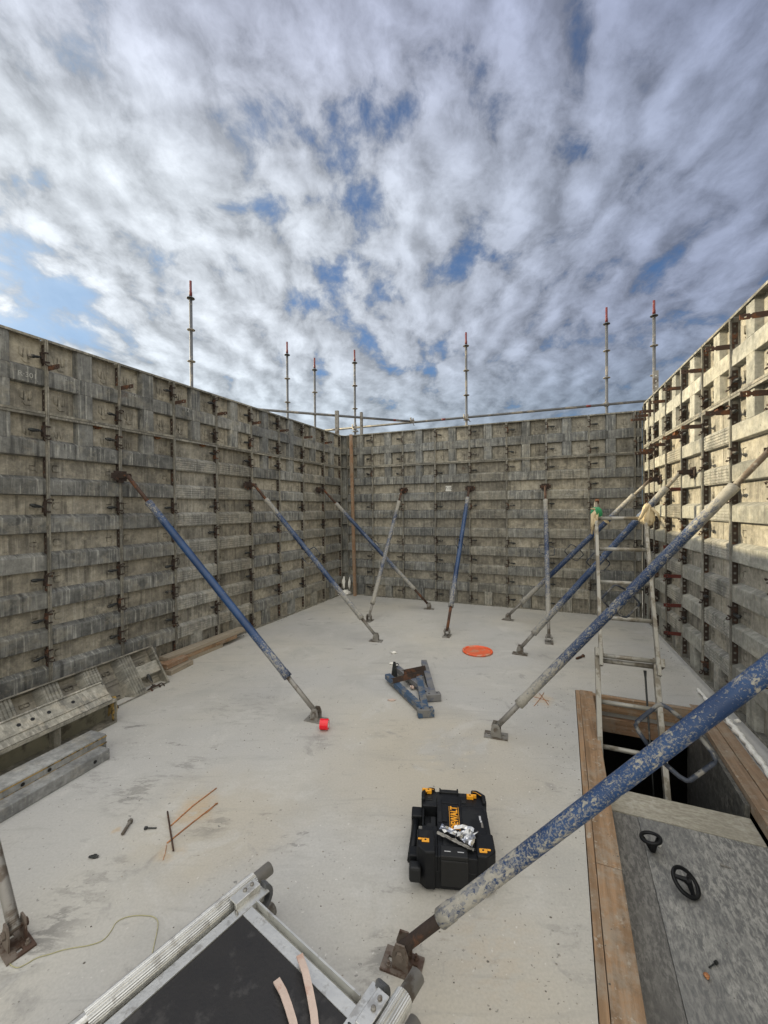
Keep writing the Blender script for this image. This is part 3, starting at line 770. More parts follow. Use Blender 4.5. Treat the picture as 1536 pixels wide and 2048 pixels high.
sticker(724, 1093, -DEEP+.001, .045, .085, '', 'B')
sticker(374, 820, -.0105, .09, 0, '12', 'L')
sticker(55, 750, -.0105, .075, 0, 'R·301', 'L')
sticker(128, 757, -.0105, .06, 0, '1:2', 'L')
sticker(836, 998, -.0105, .06, 0, '1:01', 'B')
sticker(268, 790, -.0105, .07, 0, '02', 'L')
sticker(1134, 990, -.0105, .09, 0, '1.10y', 'B')
sticker(958, 883, -.0105, .03, 0, 'o', 'B')
# ================================================================== PUSH-PULL BRACES
def foot_meshes():
    mb = MB(); L, Wd = .082, .048
    # base plate with two slots
    mb.box((-L, -Wd, 0), (-.062, Wd, .008)); mb.box((-.040, -Wd, 0), (.040, Wd, .008)); mb.box((.062, -Wd, 0), (L, Wd, .008))
    for a in (-1, 1):
        x0, x1 = sorted((a*.0622, a*.0398)); mb.box((x0, -Wd, .0002), (x1, -.010, .0078)); mb.box((x0, .010, .0002), (x1, Wd, .0078))
    plate = mb.mesh('base_plate', M_GALVD)
    mb = MB()
    mb.prism([(-.034, .008), (.034, .008), (.034, .060), (.018, .098), (-.020, .098), (-.034, .06)], -.0035, .0035, fn=lambda u, v, w: (u, w, v))
    ear = mb.mesh('ear', M_GALVD)
    mb = MB(); mb.tube([(0, -.042, .062), (0, .042, .062)], .009, 8); mb.lathe([(.016, 0), (.016, .010)], 6, c=(0, .033, .062), ax=(0, 1, 0), smooth=False); mb.lathe([(.016, 0), (.016, .010)], 6, c=(0, -.043, .062), ax=(0, 1, 0), smooth=False)
    bolt = mb.mesh('pivot_bolt', M_GALVD)
    return plate, ear, bolt
PLATE, EAR, PBOLT = foot_meshes()
def head_meshes():
    mb = MB(); mb.box((-.075, -.010, -.055), (.075, .004, .055)); mb.box((-.105, -.014, -.03), (-.075, .002, .03)); mb.box((.075, -.014, -.03), (.10, .002, .03))
    mb.box((-.06, -.022, -.05), (-.036, -.010, -.026)); mb.box((.036, -.022, .022), (.06, -.010, .046)); mb.box((-.03, -.02, -.075), (.03, -.004, -.055))
    pl = mb.mesh('wall_plate', M_DRUST)
    mb = MB(); mb.prism([(-.03, -.010), (.03, -.010), (.022, -.125), (-.022, -.125)], -.004, .004, fn=lambda u, v, w: (w, v, u))
    ear = mb.mesh('ear', M_DRUST)
    mb = MB(); mb.tube([(-.04, -.105, 0), (.04, -.105, 0)], .009, 8); mb.lathe([(.017, 0), (.017, .011)], 6, c=(.030, -.105, 0), ax=(1, 0, 0), smooth=False)
    return pl, ear, mb.mesh('pivot_bolt', M_RUST)
HPL, HEAR, HBOLT = head_meshes()
def thread_mesh(L, r, name, m, pitch=None, smooth_to=0):
    mb = MB(); prof = []
    if pitch:
        z = 0
        while z < L:
            prof += [(r, z), (r*.92, z+pitch*.25), (r*.92, z+pitch*.5), (r, z+pitch*.75)]; z += pitch
    else: prof = [(r, 0), (r, L)]
    mb.lathe(prof, 14); return mb.mesh(name, m)
def tpar(F, H, px):
    """share of the way from foot F to head H at which the line passes the pixel"""
    C = Vector((0, 0, HC)); r = ray(*px).normalized(); d = H-F; w = F-C
    a, b, c = d.dot(d), d.dot(r), 1.0; e, f = d.dot(w), r.dot(w)
    return (b*f-c*e)/(a*c-b*b)
def brace(foot, wall, s, z, pxs, handle, wear, label, group, rt=.032, detailed=False, low=M_GALVD, up=M_RUST, head=True):
    P0, dd, n, rz = {'L': (CL, -dL, nL, rotL), 'B': (CL, dB, nB, rotB), 'R': (CR, -dR, nR, rotR)}[wall]
    hp = P0+dd*s+Vector((0, 0, z)); Hd = hp+n*.105; F = Vector((foot[0], foot[1], .062))
    d = Hd-F; L = d.length; q = d.to_track_quat('Z', 'Y'); az = math.atan2(d.y, d.x)
    T = thing('push_pull_brace', label, 'brace', (F.x, F.y, 0), 0, group)
    pl = obj('base_plate', PLATE, parent=T, rot=(0, 0, az))
    for a in (-1, 1): obj('ear', EAR, parent=pl, loc=(0, a*.028, 0))
    obj('pivot_bolt', PBOLT, parent=pl)
    if detailed:
        pl.scale = (.88, .92, 1)
        for k_ in (pl, *pl.children):
            k_.data = k_.data.copy(); k_.data.materials[0] = M_BROWNP
        for sx_, sy_ in ((-.05, -.028), (.05, .030)):
            mb = MB(); mb.lathe([(.010, 0), (.010, .007), (.006, .0075), (.006, .018)], 6, c=(sx_, sy_, .008), smooth=False); obj('fixing_bolt', mb, M_BROWNP, pl)
    t0 = tpar(F, Hd, pxs[0]) if isinstance(pxs[0], tuple) else pxs[0]
    t1 = tpar(F, Hd, pxs[1]) if isinstance(pxs[1], tuple) else pxs[1]
    z0 = Vector((0, 0, .062)); dn = d.normalized()
    o = obj('lower_spindle', thread_mesh(t0*L+.05, .0205 if detailed else .019, 'lower_spindle', low, .0075 if detailed else None), parent=T, loc=z0, rot=q)
    l2 = (1-t1)*L+.04
    o = obj('upper_spindle', thread_mesh(l2, .018, 'upper_spindle', up), parent=T, loc=z0+dn*(L-l2), rot=q)
    Lt = (t1-t0)*L; mb = MB()
    mb.lathe([(rt*.80, 0), (rt*1.10, .001), (rt*1.10, .055), (rt, .06), (rt, Lt-.06), (rt*1.07, Lt-.055), (rt*1.07, Lt-.001), (rt*.7, Lt)], 20)
    tb = obj('outer_tube', mb, M_BLUE, T, z0+dn*t0*L, q); tb['wear'] = float(wear); tb['tube_length'] = float(Lt)
    if handle:
        th = tpar(F, Hd, handle[0]) if isinstance(handle[0], tuple) else handle[0]
        c = F+d*th; view = (c-Vector((0, 0, HC))).normalized(); perp = dn.cross(view).normalized()
        perp = Quaternion(dn, handle[1]) @ perp
        for sg in (-1, 1):
            p = perp*sg; mb = MB(); hl = .062
            hk = .82 if detailed else 1.0; hl *= hk; a0, a1 = rt*.9, rt+.072*hk
            pts = [p*a0-dn*hl*1.25, p*(a1-.02)-dn*hl*1.12, p*(a1-.004)-dn*hl*.98, p*a1-dn*hl*.8, p*a1+dn*hl*.8, p*(a1-.004)+dn*hl*.98, p*(a1-.02)+dn*hl*1.12, p*a0+dn*hl*1.25]
            mb.tube(pts, .0065, 8, up=(.3, .5, .81)); h = obj('handle', mb, M_HANDLE, T, c-Vector((F.x, F.y, 0)))
    hb = obj('wall_plate', HPL, parent=T, loc=hp-Vector((F.x, F.y, 0)), rot=(0, 0, rz)); hb.scale = (.80, 1, .85)
    for a in (-1, 1): obj('ear', HEAR, parent=hb, loc=(a*.027, 0, 0))
    obj('pivot_bolt', HBOLT, parent=hb)
    return T
GL, GB, GR = 'braces holding the left wall', 'braces holding the back wall', 'braces holding the right wall'
zt = 1.98
brace((-1.416, 1.572), 'L', 5.905, zt, (.33, .84), None, .4, 'brace cut off at the left edge of the photo with a long threaded spindle', GL, detailed=True, low=M_GALVD)
brace((-.544, 3.246), 'L', 4.43, zt, ((574, 1357), (297, 1005)), None, .12, 'clean blue brace whose foot stands beside the red tape roll', GL)
brace((-.112, 5.179), 'L', 2.66, zt, ((722, 1239), (530, 1000)), ((621, 1112), .15), .42, 'blue brace on the left wall with wire loop handles and a grey lower tube', GL)
brace((.724, 6.806), 'L', .90, zt, ((826, 1183), (676, 1003)), ((752, 1088), .9), .42, 'splattered blue brace crossing behind another one near the left corner', GL, low=M_RUST)
brace((-.232, 6.106), 'B', 1.251, zt, ((748, 1209), (797, 1003)), None, .68, 'brace of the back wall with a whitish grey lower half, near the timber batten', GB)
brace((.80, 5.36), 'B', 2.456, zt, ((903, 1214), (936, 996)), ((917, 1090), .9), .22, 'bright blue steep brace in the middle of the back wall', GB, low=M_RUST)
brace((2.0, 5.071), 'B', 3.649, zt, ((1097, 1237), (1091, 1000)), ((1089, 1100), .3), .60, 'nearly upright brace of the back wall with a pale spattered tube', GB)
brace((1.807, 6.103), 'R', 1.05, zt, ((1044, 1207), (1262, 985)), ((1151, 1108), .2), .46, 'farthest brace of the right wall, its foot nearest the back wall', GR, up=M_CEM)
brace((1.519, 4.68), 'R', 2.225, zt, ((1070, 1270), (1322, 968)), ((1200, 1128), .5), .42, 'brace of the right wall passing behind the ladder with the cloth tied to it', GR, up=M_CEM)
brace((.797, 2.998), 'R', 3.90, zt, ((1040, 1412), (1452, 962)), ((1232, 1195), .5), .55, 'thick splattered brace crossing in front of the ladder', GR, up=M_CEM)
brace((.054, 1.493), 'R', 5.615, zt, ((893, 1862), .86), ((1352, 1488), 0), .42, 'nearest blue brace, paint splattered with cement, ending at the lower middle', GR, rt=.0285, detailed=True, low=M_DRUST)

# ================================================================== TIMBER BATTEN AND CORNER FOAM
def board(name, label, cat, a, b, w, h, m, group=None, up=Vector((0, 0, 1)), bev=.002, jag=0):
    """plank from a to b (bottom centre line), its length along local x"""
    a, b = Vector(a), Vector(b); x = (b-a).normalized(); y = up.cross(x).normalized(); z = x.cross(y)
    L = (b-a).length; mb = MB(); n = max(2, int(L/.12)) if jag else 1
    mb.box((0, -w/2, 0), (L, w/2, h))
    o = obj(name, mb, m, bevel=bev)
    M = Matrix((x, y, z)).transposed().to_4x4(); M.translation = a; o.matrix_world = M
    tag(o, label, cat, group); return o
board('timber_batten', 'brown upright timber batten leaning on the back wall near the left corner', 'batten', CL+dB*.285+nB*.075, CL+dB*.205+nB*.03+Vector((0, 0, 3.06)), .05, .045, M_WOODD, up=nB)

def lump(name, label, cat, c, r, m, seed, squash=(1, 1, 1), rough=.35, n=3, group=None, parent=None):
    b = bmesh.new(); bmesh.ops.create_icosphere(b, subdivisions=n, radius=1)
    from mathutils import noise
    off = Vector((seed*3.7, seed*1.3, seed*2.1))
    for v in b.verts:
        k = 1+rough*noise.noise(v.co*1.7+off)*1.4+rough*.5*noise.noise(v.co*4.3+off)
        v.co = Vector((v.co.x*squash[0], v.co.y*squash[1], v.co.z*squash[2]))*k*r
    me = D.meshes.new(name); b.to_mesh(me); b.free(); me.materials.append(m)
    me.polygons.foreach_set('use_smooth', [True]*len(me.polygons))
    o = obj(name, me, parent=parent, loc=c)
    if label: tag(o, label, cat, group)
    return o
lump('foam_blob', 'tall white foam blob at the foot of the left corner post, left one', 'foam', CL-dL*.05+nL*.02+Vector((0, 0, .22)), .045, M_FOAM, 1, (.7, .7, 2.6), .5)
lump('foam_blob', 'tall white foam blob at the foot of the left corner post, right one', 'foam', CL+dB*.13+nB*.02+Vector((0, 0, .20)), .035, M_FOAM, 2, (.7, .7, 2.8), .5)
lump('foam_blob', 'white foam heap on the floor in the left back corner', 'foam', CL+dB*.05+nB*.10+Vector((0, 0, .04)), .07, M_FOAM, 3, (1.7, .7, .8), .5)
for i, (px, py, r, lab) in enumerate(((1274, 1222, .055, 'white foam scrap by the right back corner, biggest of the scraps'), (1284, 1228, .045, 'white foam scrap beside the biggest one at the right back corner'), (1268, 1213, .03, 'thin white foam scrap sticking up at the right back corner'), (1254, 1229, .018, 'tiny white foam crumb on the floor before the right back corner'))):
    lump('foam_scrap', lab, 'foam', G(px, py, .03 if i < 3 else .01), r, M_FOAM, 10+i, (1.2, .8, .9 if i != 2 else 1.8), .6, group='white foam scraps at the right back corner')

# ================================================================== LOOSE FORMWORK ON THE LEFT
e_ = Vector((math.sin(.345), math.cos(.345), 0)); h_ = Vector((-e_.y, e_.x, 0))
def loose_panel():
    A = Vector((-2.065, 3.985, .004)); th = math.radians(56)
    xs = h_*math.cos(th)+Vector((0, 0, math.sin(th))); zz = -e_; yy = zz.cross(xs)
    M = Matrix((xs, yy, zz)).transposed().to_4x4(); M.translation = A-yy*0
    T = panel((0, 0, 0), 0, .40, False, True, 'narrow worn formwork panel lying on its side, leaning against the left wall', None, -1, noplate=(0, 1, 2, 3, 4, 5, 6, 7))
    T.matrix_world = M @ Matrix.Diagonal((1, 1.5, 1, 1))
    return T, M
LP, LPM = loose_panel()
for k, (x, z, rz) in enumerate(((.07, .14, .3), (.08, .60, .2))):
    c = clamp((0, 0, 0), 0, 1, ('black toggle clamp on the loose leaning panel, nearer its far end', 'black toggle clamp on the loose leaning panel, second from its far end')[k], 'toggle clamps on the loose panel')
    c.matrix_world = LPM @ Matrix.Translation((.0, .0, z+.02))
def hollow_form():
    """box shaped form lying on its side with open cells towards the room"""
    A = Vector((-2.10, 3.235, 0)); L = 1.9; T = thing('box_form', 'open backed box form lying on the floor with yellow foam on its end', 'formwork beam', A)
    M = Matrix((-e_, h_, Vector((0, 0, 1)))).transposed().to_4x4()         # x towards the viewer, y towards the wall
    T.matrix_world = Matrix.Translation(A) @ M
    H = .185
    mb = MB(); mb.box((0, .115, .006), (L, .121, H-.005)); obj('web', mb, M_DARKWEB, T)
    mb = MB(); mb.box((0, 0, H-.006), (L, .15, H)); mb.box((0, -.006, H-.020), (L, 0, H+.002)); mb.box((0, .150, H-.006), (L, .157, H+.022)); mb.box((0, .06, H), (L, .072, H+.006)); obj('top_flange', mb, M_OLD, T)
    mb = MB(); mb.box((0, 0, 0), (L, .13, .006)); mb.box((0, -.006, 0), (L, 0, .018)); obj('bottom_flange', mb, M_RAIL, T)
    for x in (.40, .78, 1.16, 1.54):
        mb = MB(); mb.box((x, .002, .0065), (x+.006, .1145, H-.0065)); obj('cross_plate', mb, M_RAIL, T)
    mb = MB(); mb.box((-.006, -.004, 0), (-.0005, .13, H-.0065)); obj('end_plate', mb, M_RAIL, T)
    b = lump('foam_edge', None, None, (-.008, .045, .10), .05, M_SPALL, 5, (.30, .8, 1.75), .5, 3, parent=T); b['label'] = 'crumbling yellow and black foam on the end'
    B = Matrix.Translation((0, .006, H+.002)) @ Matrix.Rotation(math.radians(38), 4, 'X')
    mb = MB(); mb.box((.02, 0, 0), (L, .165, .006), M=B); mb.box((.02, .165, -.004), (L, .176, .016), M=B); mb.box((.02, .052, .0062), (L, .060, .013), M=B); obj('sloping_strip', mb, M_OLD, T)
    for x in (.26, .42, .52, .60, .92, 1.02, 1.12, 1.40):
        mb = MB(); c0 = B @ Vector((x, .11, .0061)); mb.lathe([(.0125, 0), (.0125, .0012)], 12, c=tuple(c0), ax=tuple(B.to_3x3() @ Vector((0, 0, 1)))); h = obj('bolt_hole', mb, M_BLACK2, T)
hollow_form()
def beam(name, label, far_f, far_b, z, L, m, holes, rusty=False):
    a = far_f.copy(); a.z = 0; w = max(.07, (far_b-far_f).dot(h_))
    T = thing(name, label, 'formwork beam', a)
    T.matrix_world = Matrix.Translation(a) @ Matrix((-e_, h_, Vector((0, 0, 1)))).transposed().to_4x4()
    mb = MB(); mb.box((0, 0, 0), (L, w, z)); o = obj('beam_body', mb, m, T, bevel=.006)
    if rusty:
        mb = MB(); mb.box((.0, -.005, z*.52), (L, -.0005, z*.57)); mb.box((0, -.005, z*.87), (L, -.0005, z*.91)); k = obj('edge_lip', mb, M_SPALL, T); k['label'] = 'yellowish crumbling edge'
    for x in holes:
        mb = MB(); mb.lathe([(.011, 0), (.011, .0015)], 12, c=(x, -.0016 if not rusty else -.0062, z*(.5 if not rusty else .72)), ax=(0, 1, 0)); obj('bolt_hole', mb, M_BLACK2, T)
    return T
M_BEAM = formwork('beam_alloy', (.29, .295, .29), (.17, .175, .175), (.42, .42, .40), (.29, .275, .235), .25, .5)
beam('steel_beam', 'flat grey alloy beam with a crumbling yellow edge, beside the box form', G(213, 1467, .125), G(197, 1452, .125), .125, 1.9, M_BEAM, (.36, .50, 1.0, 1.14), True)
beam('steel_beam', 'outermost grey alloy beam on the floor with round holes in its side', G(220, 1496, .07), G(196, 1487, .07), .07, 1.9, M_BEAM, (.10, .68, .80, .93))
GT = 'old timber boards along the left wall'
def wl(s, off, z): return CL-dL*s+nL*off+Vector((0, 0, z))
board('timber_board', 'weathered grey board on top of the timber pile by the left wall', 'board', wl(2.87, .075, .085), wl(4.05, .085, .085), .13, .038, M_WOODG, GT)
board('timber_board', 'brown middle board of the timber pile by the left wall', 'board', wl(3.05, .075, .043), wl(4.15, .08, .043), .14, .038, M_WOOD, GT)
board('timber_board', 'lowest board of the timber pile by the left wall', 'board', wl(3.28, .07, .0), wl(4.2, .08, .0), .135, .04, M_WOODG, GT)
board('timber_board', 'short reddish board butting against the loose leaning panel', 'board', wl(3.86, .17, .05), wl(4.15, .20, .05), .10, .05, M_WOODD, GT)
board('timber_board', 'small low board end under the reddish board', 'board', wl(3.84, .22, .0), wl(4.15, .26, .0), .09, .045, M_WOODG, GT)

# ================================================================== SCAFFOLD OUTSIDE
def standard(px, ytop, ring1, depth, label, group, lean=0):
    base = at_depth(px, ytop, depth); zt_ = base.z; zr = at_depth(px, ring1, depth).z
    T = thing('scaffold_standard', label, 'scaffold pole', (base.x, base.y, -3.4), 0, group)
    o = 3.4
    mb = MB(); mb.tube([(0, 0, 0), (0, 0, zr+o+.03)], .0242, 12); obj('pole', mb, M_GALV, T)
    mb = MB(); mb.tube([(0, 0, zr+o+.031), (0, 0, zr+o+.10), (0, 0, zr+o+.11), (0, 0, zt_+o)], [.0242, .0235, .019, .019], 12); obj('spigot', mb, M_REDP, T)
    z = zr
    while z > 1.2:
        mb = MB(); mb.lathe([(.026, -.012), (.030, -.006), (.060, -.005), (.062, 0), (.060, .005), (.030, .006), (.026, .012)], 16, c=(0, 0, z+o)); obj('rosette', mb, M_BLACKIRON if z == zr else M_GALVD, T); z -= .5
    return T
GS = 'scaffold poles outside the walls'
standard(381, 562, 597, 6.67, 'tall scaffold pole with red tip outside the left wall, nearest one on the left', GS)
standard(574, 684, 710, 8.87, 'scaffold pole with dark red tip, second from the left', GS)
standard(629, 716, 740, 9.37, 'short looking thin scaffold pole, third from the left', GS)
standard(709, 700, 726, 9.16, 'scaffold pole standing in line with the timber batten', GS)
standard(932, 665, 692, 8.51, 'scaffold pole with red tip behind the middle of the back wall', GS)
standard(1213, 615, 648, 7.79, 'scaffold pole with pink red tip behind the right part of the back wall', GS)
standard(1308, 601, 632, 7.07, 'scaffold pole with red tip behind the right back corner', GS)
def ledger(a, b, marks, label, ends=()):
    T = thing('scaffold_ledger', label, 'scaffold tube', a); d = b-a
    mb = MB(); mb.tube([(0, 0, 0), d], .0242, 12); obj('tube', mb, M_GALV, T)
    for m in marks:
        mb = MB(); mb.tube([d*m, d*(m+.012)], .0249, 12); k = obj('painted_band', mb, M_REDP, T)
    return T
zA = 1.65+(1024-843)*8.75/834
A1 = at_depth(505, 818, 7.73); A2 = at_depth(822, 843, 8.75)
ledger(A1-(A2-A1)*.25, A2, (.90,), 'sloping grey scaffold tube running from the left wall to the coupler')
B1 = at_depth(648, 861, 9.42); B2 = at_depth(1300, 801, 7.56)
ledger(B1, B2+(B2-B1)*.02, (.405, .82), 'long grey scaffold tube with red bands behind the back wall')
def coupler(P, label, group='scaffold couplers on the long tube'):
    T = thing('coupler', label, 'coupler', P, random.random(), group)
    mb = MB(); mb.box((-.035, -.04, -.035), (.035, .04, .035)); obj('coupler_body', mb, M_GALVD, T, bevel=.006)
    mb = MB(); mb.box((-.055, -.012, -.01), (-.035, .012, .075)); mb.box((.035, -.012, -.01), (.05, .012, .075)); mb.tube([(.04, 0, -.03), (.10, .01, -.07)], .008, 6); obj('wedge', mb, M_GALVD, T)
coupler(at_depth(824, 843, 8.75), 'dark coupler joining the two scaffold tubes')
coupler(at_depth(709, 856, 9.16), 'coupler on the pole in line with the timber batten')
coupler(at_depth(932, 836, 8.51), 'coupler on the pole behind the middle of the back wall')
coupler(at_depth(1213, 809, 7.79), 'coupler on the pole behind the right part of the back wall')
def post(px, y0, y1, depth, w, label, holes):
    a = at_depth(px, y1, depth); b = at_depth(px, y0, depth); h = b.z-a.z+.45
    T = thing('steel_post', label, 'post', (a.x, a.y, a.z-.45), -AL, 'short steel posts on the wall tops')
    mb = MB(); mb.box((-w/2, 0, 0), (w/2, .005, h)); mb.box((-w/2, .0052, 0), (-w/2+.005, .05, h)); mb.box((w/2-.005, .0052, 0), (w/2, .05, h)); obj('channel', mb, M_GALVD, T)
    for k in range(holes):
        mb = MB(); mb.lathe([(.010, 0), (.010, .001)], 8, c=(0, -.0012, h-.08-k*.085), ax=(0, 1, 0)); obj('hole', mb, M_STICK if px > 1000 else M_GALV, T)
post(673, 821, 868, 8.15, .068, 'wide short steel post standing at the left back corner', 5)
post(722, 824, 868, 7.95, .042, 'narrow short steel post right of the batten pole', 0)
post(1312, 741, 800, 6.6, .072, 'perforated short steel post at the right back corner', 7)

# ================================================================== THE SHAFT
def uvthing(name, label, cat, u0, u1, v0, v1, z0, z1, m, along='v', group=None, bev=.002):
    if along == 'v': a, b, w = UV((u0+u1)/2, v0, z0), UV((u0+u1)/2, v1, z0), abs(u1-u0)
    else: a, b, w = UV(u0, (v0+v1)/2, z0), UV(u1, (v0+v1)/2, z0), abs(v1-v0)
    return board(name, label, cat, a, b, w, z1-z0, m, group, bev=bev)
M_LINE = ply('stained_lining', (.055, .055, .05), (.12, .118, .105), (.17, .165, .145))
GW = 'timber boards lining the shaft'
uvthing('timber_board', 'thin edge strip of wood between slab and the long left board of the shaft', 'board', .004, .036, .0, 4.6, -.12, .004, M_WOOD, group=GW)
uvthing('timber_board', 'long brown board along the left side of the shaft, far length', 'board', .038, .142, .0, 1.98, -.10, .010, M_WOOD, group=GW)
uvthing('timber_board', 'long brown board along the left side of the shaft, near length', 'board', .0385, .1415, 1.983, 4.6, -.10, .009, M_WOOD, group=GW)
uvthing('timber_board', 'top board across the far end of the shaft', 'board', .143, .90, .002, .05, -.13, -.002, M_WOOD, 'u', GW)
uvthing('timber_board', 'darker second board down across the far end of the shaft', 'board', .143, .90, .01, .06, -.30, -.18, M_WOODD, 'u', GW)
uvthing('timber_board', 'inner brown board on the right side of the shaft', 'board', .865, .945, -.05, 4.5, -.07, .006, M_WOODB, group=GW)
uvthing('timber_board', 'outer brown board on the right side of the shaft', 'board', .948, 1.026, -.05, 4.5, -.07, .012, M_WOODB, group=GW)
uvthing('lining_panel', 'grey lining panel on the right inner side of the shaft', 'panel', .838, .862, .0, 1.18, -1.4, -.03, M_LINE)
uvthing('cross_board', 'cement smeared pale board across the near edge of the black opening', 'board', .1425, .862, 1.185, 1.40, -.13, -.10, M_STRIPL, 'u')
uvthing('cover_sheet', 'large grey mottled cover sheet over the near part of the shaft', 'sheet', .286, .862, 1.403, 4.5, -.125, -.103, M_SHEET)
uvthing('cover_board', 'dark board between the large sheet and the left timber', 'board', .1425, .285, 1.403, 4.5, -.130, -.106, M_SHEETD)
def foam_line():
    P = [G(1395, 1378, .02), G(1412, 1398, .03), G(1440, 1422, .02), G(1462, 1448, .03), G(1490, 1482, .03), G(1515, 1515, .03), G(1536, 1545, .03), G(1575, 1600, .03), G(1625, 1670, .03)]
    fine = []; rs = []
    for i in range(len(P)-1):
        for k in range(7):
            t_ = k/7; p = P[i].lerp(P[i+1], t_); fine.append(p+Vector((random.uniform(-.006, .006), random.uniform(-.006, .006), random.uniform(-.004, .006)))); rs.append(random.uniform(.010, .026) if i else random.uniform(.008, .016))
    mb = MB(); mb.tube(fine, rs, 9); o = obj('foam_bead', mb, M_FOAM); tag(o, 'long white foam bead along the foot of the right wall', 'foam')
foam_line()
lump('foam_crumb', 'loose white foam crumb beside the long foam bead', 'foam', G(1470, 1444, .03)+Vector((.04, .02, 0)), .018, M_FOAM, 31, (1.3, .8, .7), .5)

# ---- ladder
def ladder():
    dz = Vector((.232, .50, 1)); base = Vector((1.655, 2.75, -.134)); r = dB
    def P(z): return base+dz*(z+.134)
    T = thing('ladder', 'two part aluminium ladder rising out of the shaft', 'ladder', P(-1.7)); o = T.location.copy()
    ax = dz.normalized(); fr = r.cross(ax).normalized()
    def rail(sx, z0, z1, w, dep, off, name):
        a, b = P(z0)+r*sx+fr*off, P(z1)+r*sx+fr*off; mb = MB()
        M = Matrix((r, fr, ax)).transposed().to_4x4(); L = (b-a).length
        mb.box((-w/2, -dep/2, 0), (w/2, dep/2, L)); k = obj(name, mb, M_ALU2, T, bevel=.003); k.matrix_basis = Matrix.Translation(a-o) @ M; return k
    wu, wl_ = .185, .190
    rail(-wu, .46, 1.69, .026, .056, -.012, 'rail'); rail(wu, .44, 1.62, .026, .056, -.012, 'rail')
    rail(-wl_, -1.7, .58, .034, .062, -.045, 'rail'); rail(wl_, -1.7, .55, .034, .062, -.045, 'rail')
    def rung(z, w, off):
        c = P(z)+fr*off; mb = MB(); mb.tube([c-r*w-o, c+r*w-o], .0165, 10); obj('rung', mb, M_ALU2, T)
    for k in range(5): rung(1.555-.257*k, wu, -.012)
    for k in range(8): rung(.50-.257*k, wl_, -.05)
    for s_, z in ((-1, .545), (1, .52)):
        a = P(z)+r*s_*.196-fr*.02-o; mb = MB(); M = Matrix((r, fr, ax)).transposed().to_4x4(); M.translation = a
        mb.box((-.028, -.065, -.03), (.028, .03, .03), M=M); obj('guide_bracket', mb, M_ALU2, T, bevel=.003)
    mb = MB(); c = P(.47)+r*.105-fr*.06-o; mb.tube([c, c-ax*.05, c-ax*.45, c-ax*.95], [.011, .007, .006, .004], 7); obj('pull_rod', mb, M_BLACKIRON, T)
    # red plastic end caps
    mb = MB(); M = Matrix((r, fr, ax)).transposed().to_4x4(); M.translation = P(1.695)-r*wu-o; mb.box((-.015, -.03, -.006), (.015, .03, .012), M=M); obj('end_cap', mb, M_RUST2, T)
    return P, r, fr, ax
M_ALU2 = simple('dirty_aluminium', (.33, .32, .285), .5, .35, .25, 9, .25, (.19, .17, .135), .5, 9)
LPf, Lr, Lf, Lax = ladder()
def rag(name, label, c, pts, r0, m, seed, folds=9):
    """cloth bundle: a gathered, folded skin of revolution along pts"""
    from mathutils import noise
    mb = MB(); n = 26; idx = []
    for i, (p, r) in enumerate(pts):
        p = Vector(p); i0 = len(mb.v)
        for k in range(n):
            th = 2*math.pi*k/n; rr = r*(1+.22*math.sin(folds*th+seed+i*.5)+.25*noise.noise(Vector((math.cos(th)*1.4, math.sin(th)*1.4, i*.5+seed))))
            mb.v.append(tuple(p+Vector((math.cos(th)*rr, math.sin(th)*rr*.8, .012*noise.noise(Vector((k*.6, i, seed)))))))
        idx.append(i0)
    for i in range(len(idx)-1):
        for k in range(n): mb.f.append((idx[i]+k, idx[i]+(k+1) % n, idx[i+1]+(k+1) % n, idx[i+1]+k)); mb.sm.append(True)
    mb.f.append(tuple(idx[0]+k for k in reversed(range(n)))); mb.sm.append(True); mb.f.append(tuple(idx[-1]+k for k in range(n))); mb.sm.append(True)
    T = thing(name, label, 'rag', c); obj('cloth', mb, m, T)
    if m is M_CLOTH: T.scale = (.86, .86, .86)
    return T
def strip(T, name, pts, w, m, nrm=Vector((0, -1, 0)), th=.003):
    pts = [Vector(p) for p in pts]; mb = MB(); ids = []
    for i, p in enumerate(pts):
        tg = (pts[min(i+1, len(pts)-1)]-pts[max(i-1, 0)]).normalized(); s = tg.cross(nrm).normalized()*(w[i] if isinstance(w, list) else w)/2; n_ = nrm*th/2
        i0 = len(mb.v); mb.v += [tuple(p-s-n_), tuple(p+s-n_), tuple(p+s+n_), tuple(p-s+n_)]; ids.append(i0)
    for a, b in zip(ids, ids[1:]):
        for k in range(4): mb.f.append((a+k, a+(k+1) % 4, b+(k+1) % 4, b+k)); mb.sm.append(k % 2 == 0)
    mb.f.append((ids[0]+3, ids[0]+2, ids[0]+1, ids[0])); mb.sm.append(False); mb.f.append(tuple(ids[-1]+k for k in range(4))); mb.sm.append(False)
    return obj(name, mb, m, T)
cR = LPf(1.57)+Lr*.188
R1 = rag('knotted_rag', 'beige cloth bundle tied round the top right of the ladder', cR, [((.02, .02, .125), .010), ((.015, .01, .105), .024), ((.01, 0, .08), .036), ((.0, -.01, .045), .046), ((-.01, -.015, .0), .057), ((-.015, -.02, -.04), .061), ((-.01, -.02, -.075), .050), ((0, -.02, -.095), .026)], 1, M_CLOTH, 2)
strip(R1, 'loose_end', [(.0, -.03, .11), (-.05, -.05, .06), (-.09, -.06, -.01), (-.12, -.06, -.045)], [.02, .035, .03, .012], M_CLOTH)
strip(R1, 'loose_end', [(.03, -.03, .08), (.075, -.05, .02), (.10, -.05, -.05)], [.02, .03, .012], M_CLOTH)
cLf = LPf(1.60)-Lr*.188
R2 = rag('knotted_rag', 'pale cloth rag with green tape round the top left of the ladder', cLf, [((.01, 0, -.055), .018), ((.005, 0, -.035), .036), ((0, 0, -.01), .044), ((0, 0, .02), .042), ((-.005, 0, .045), .022)], 1, M_GREEN, 5, 5)
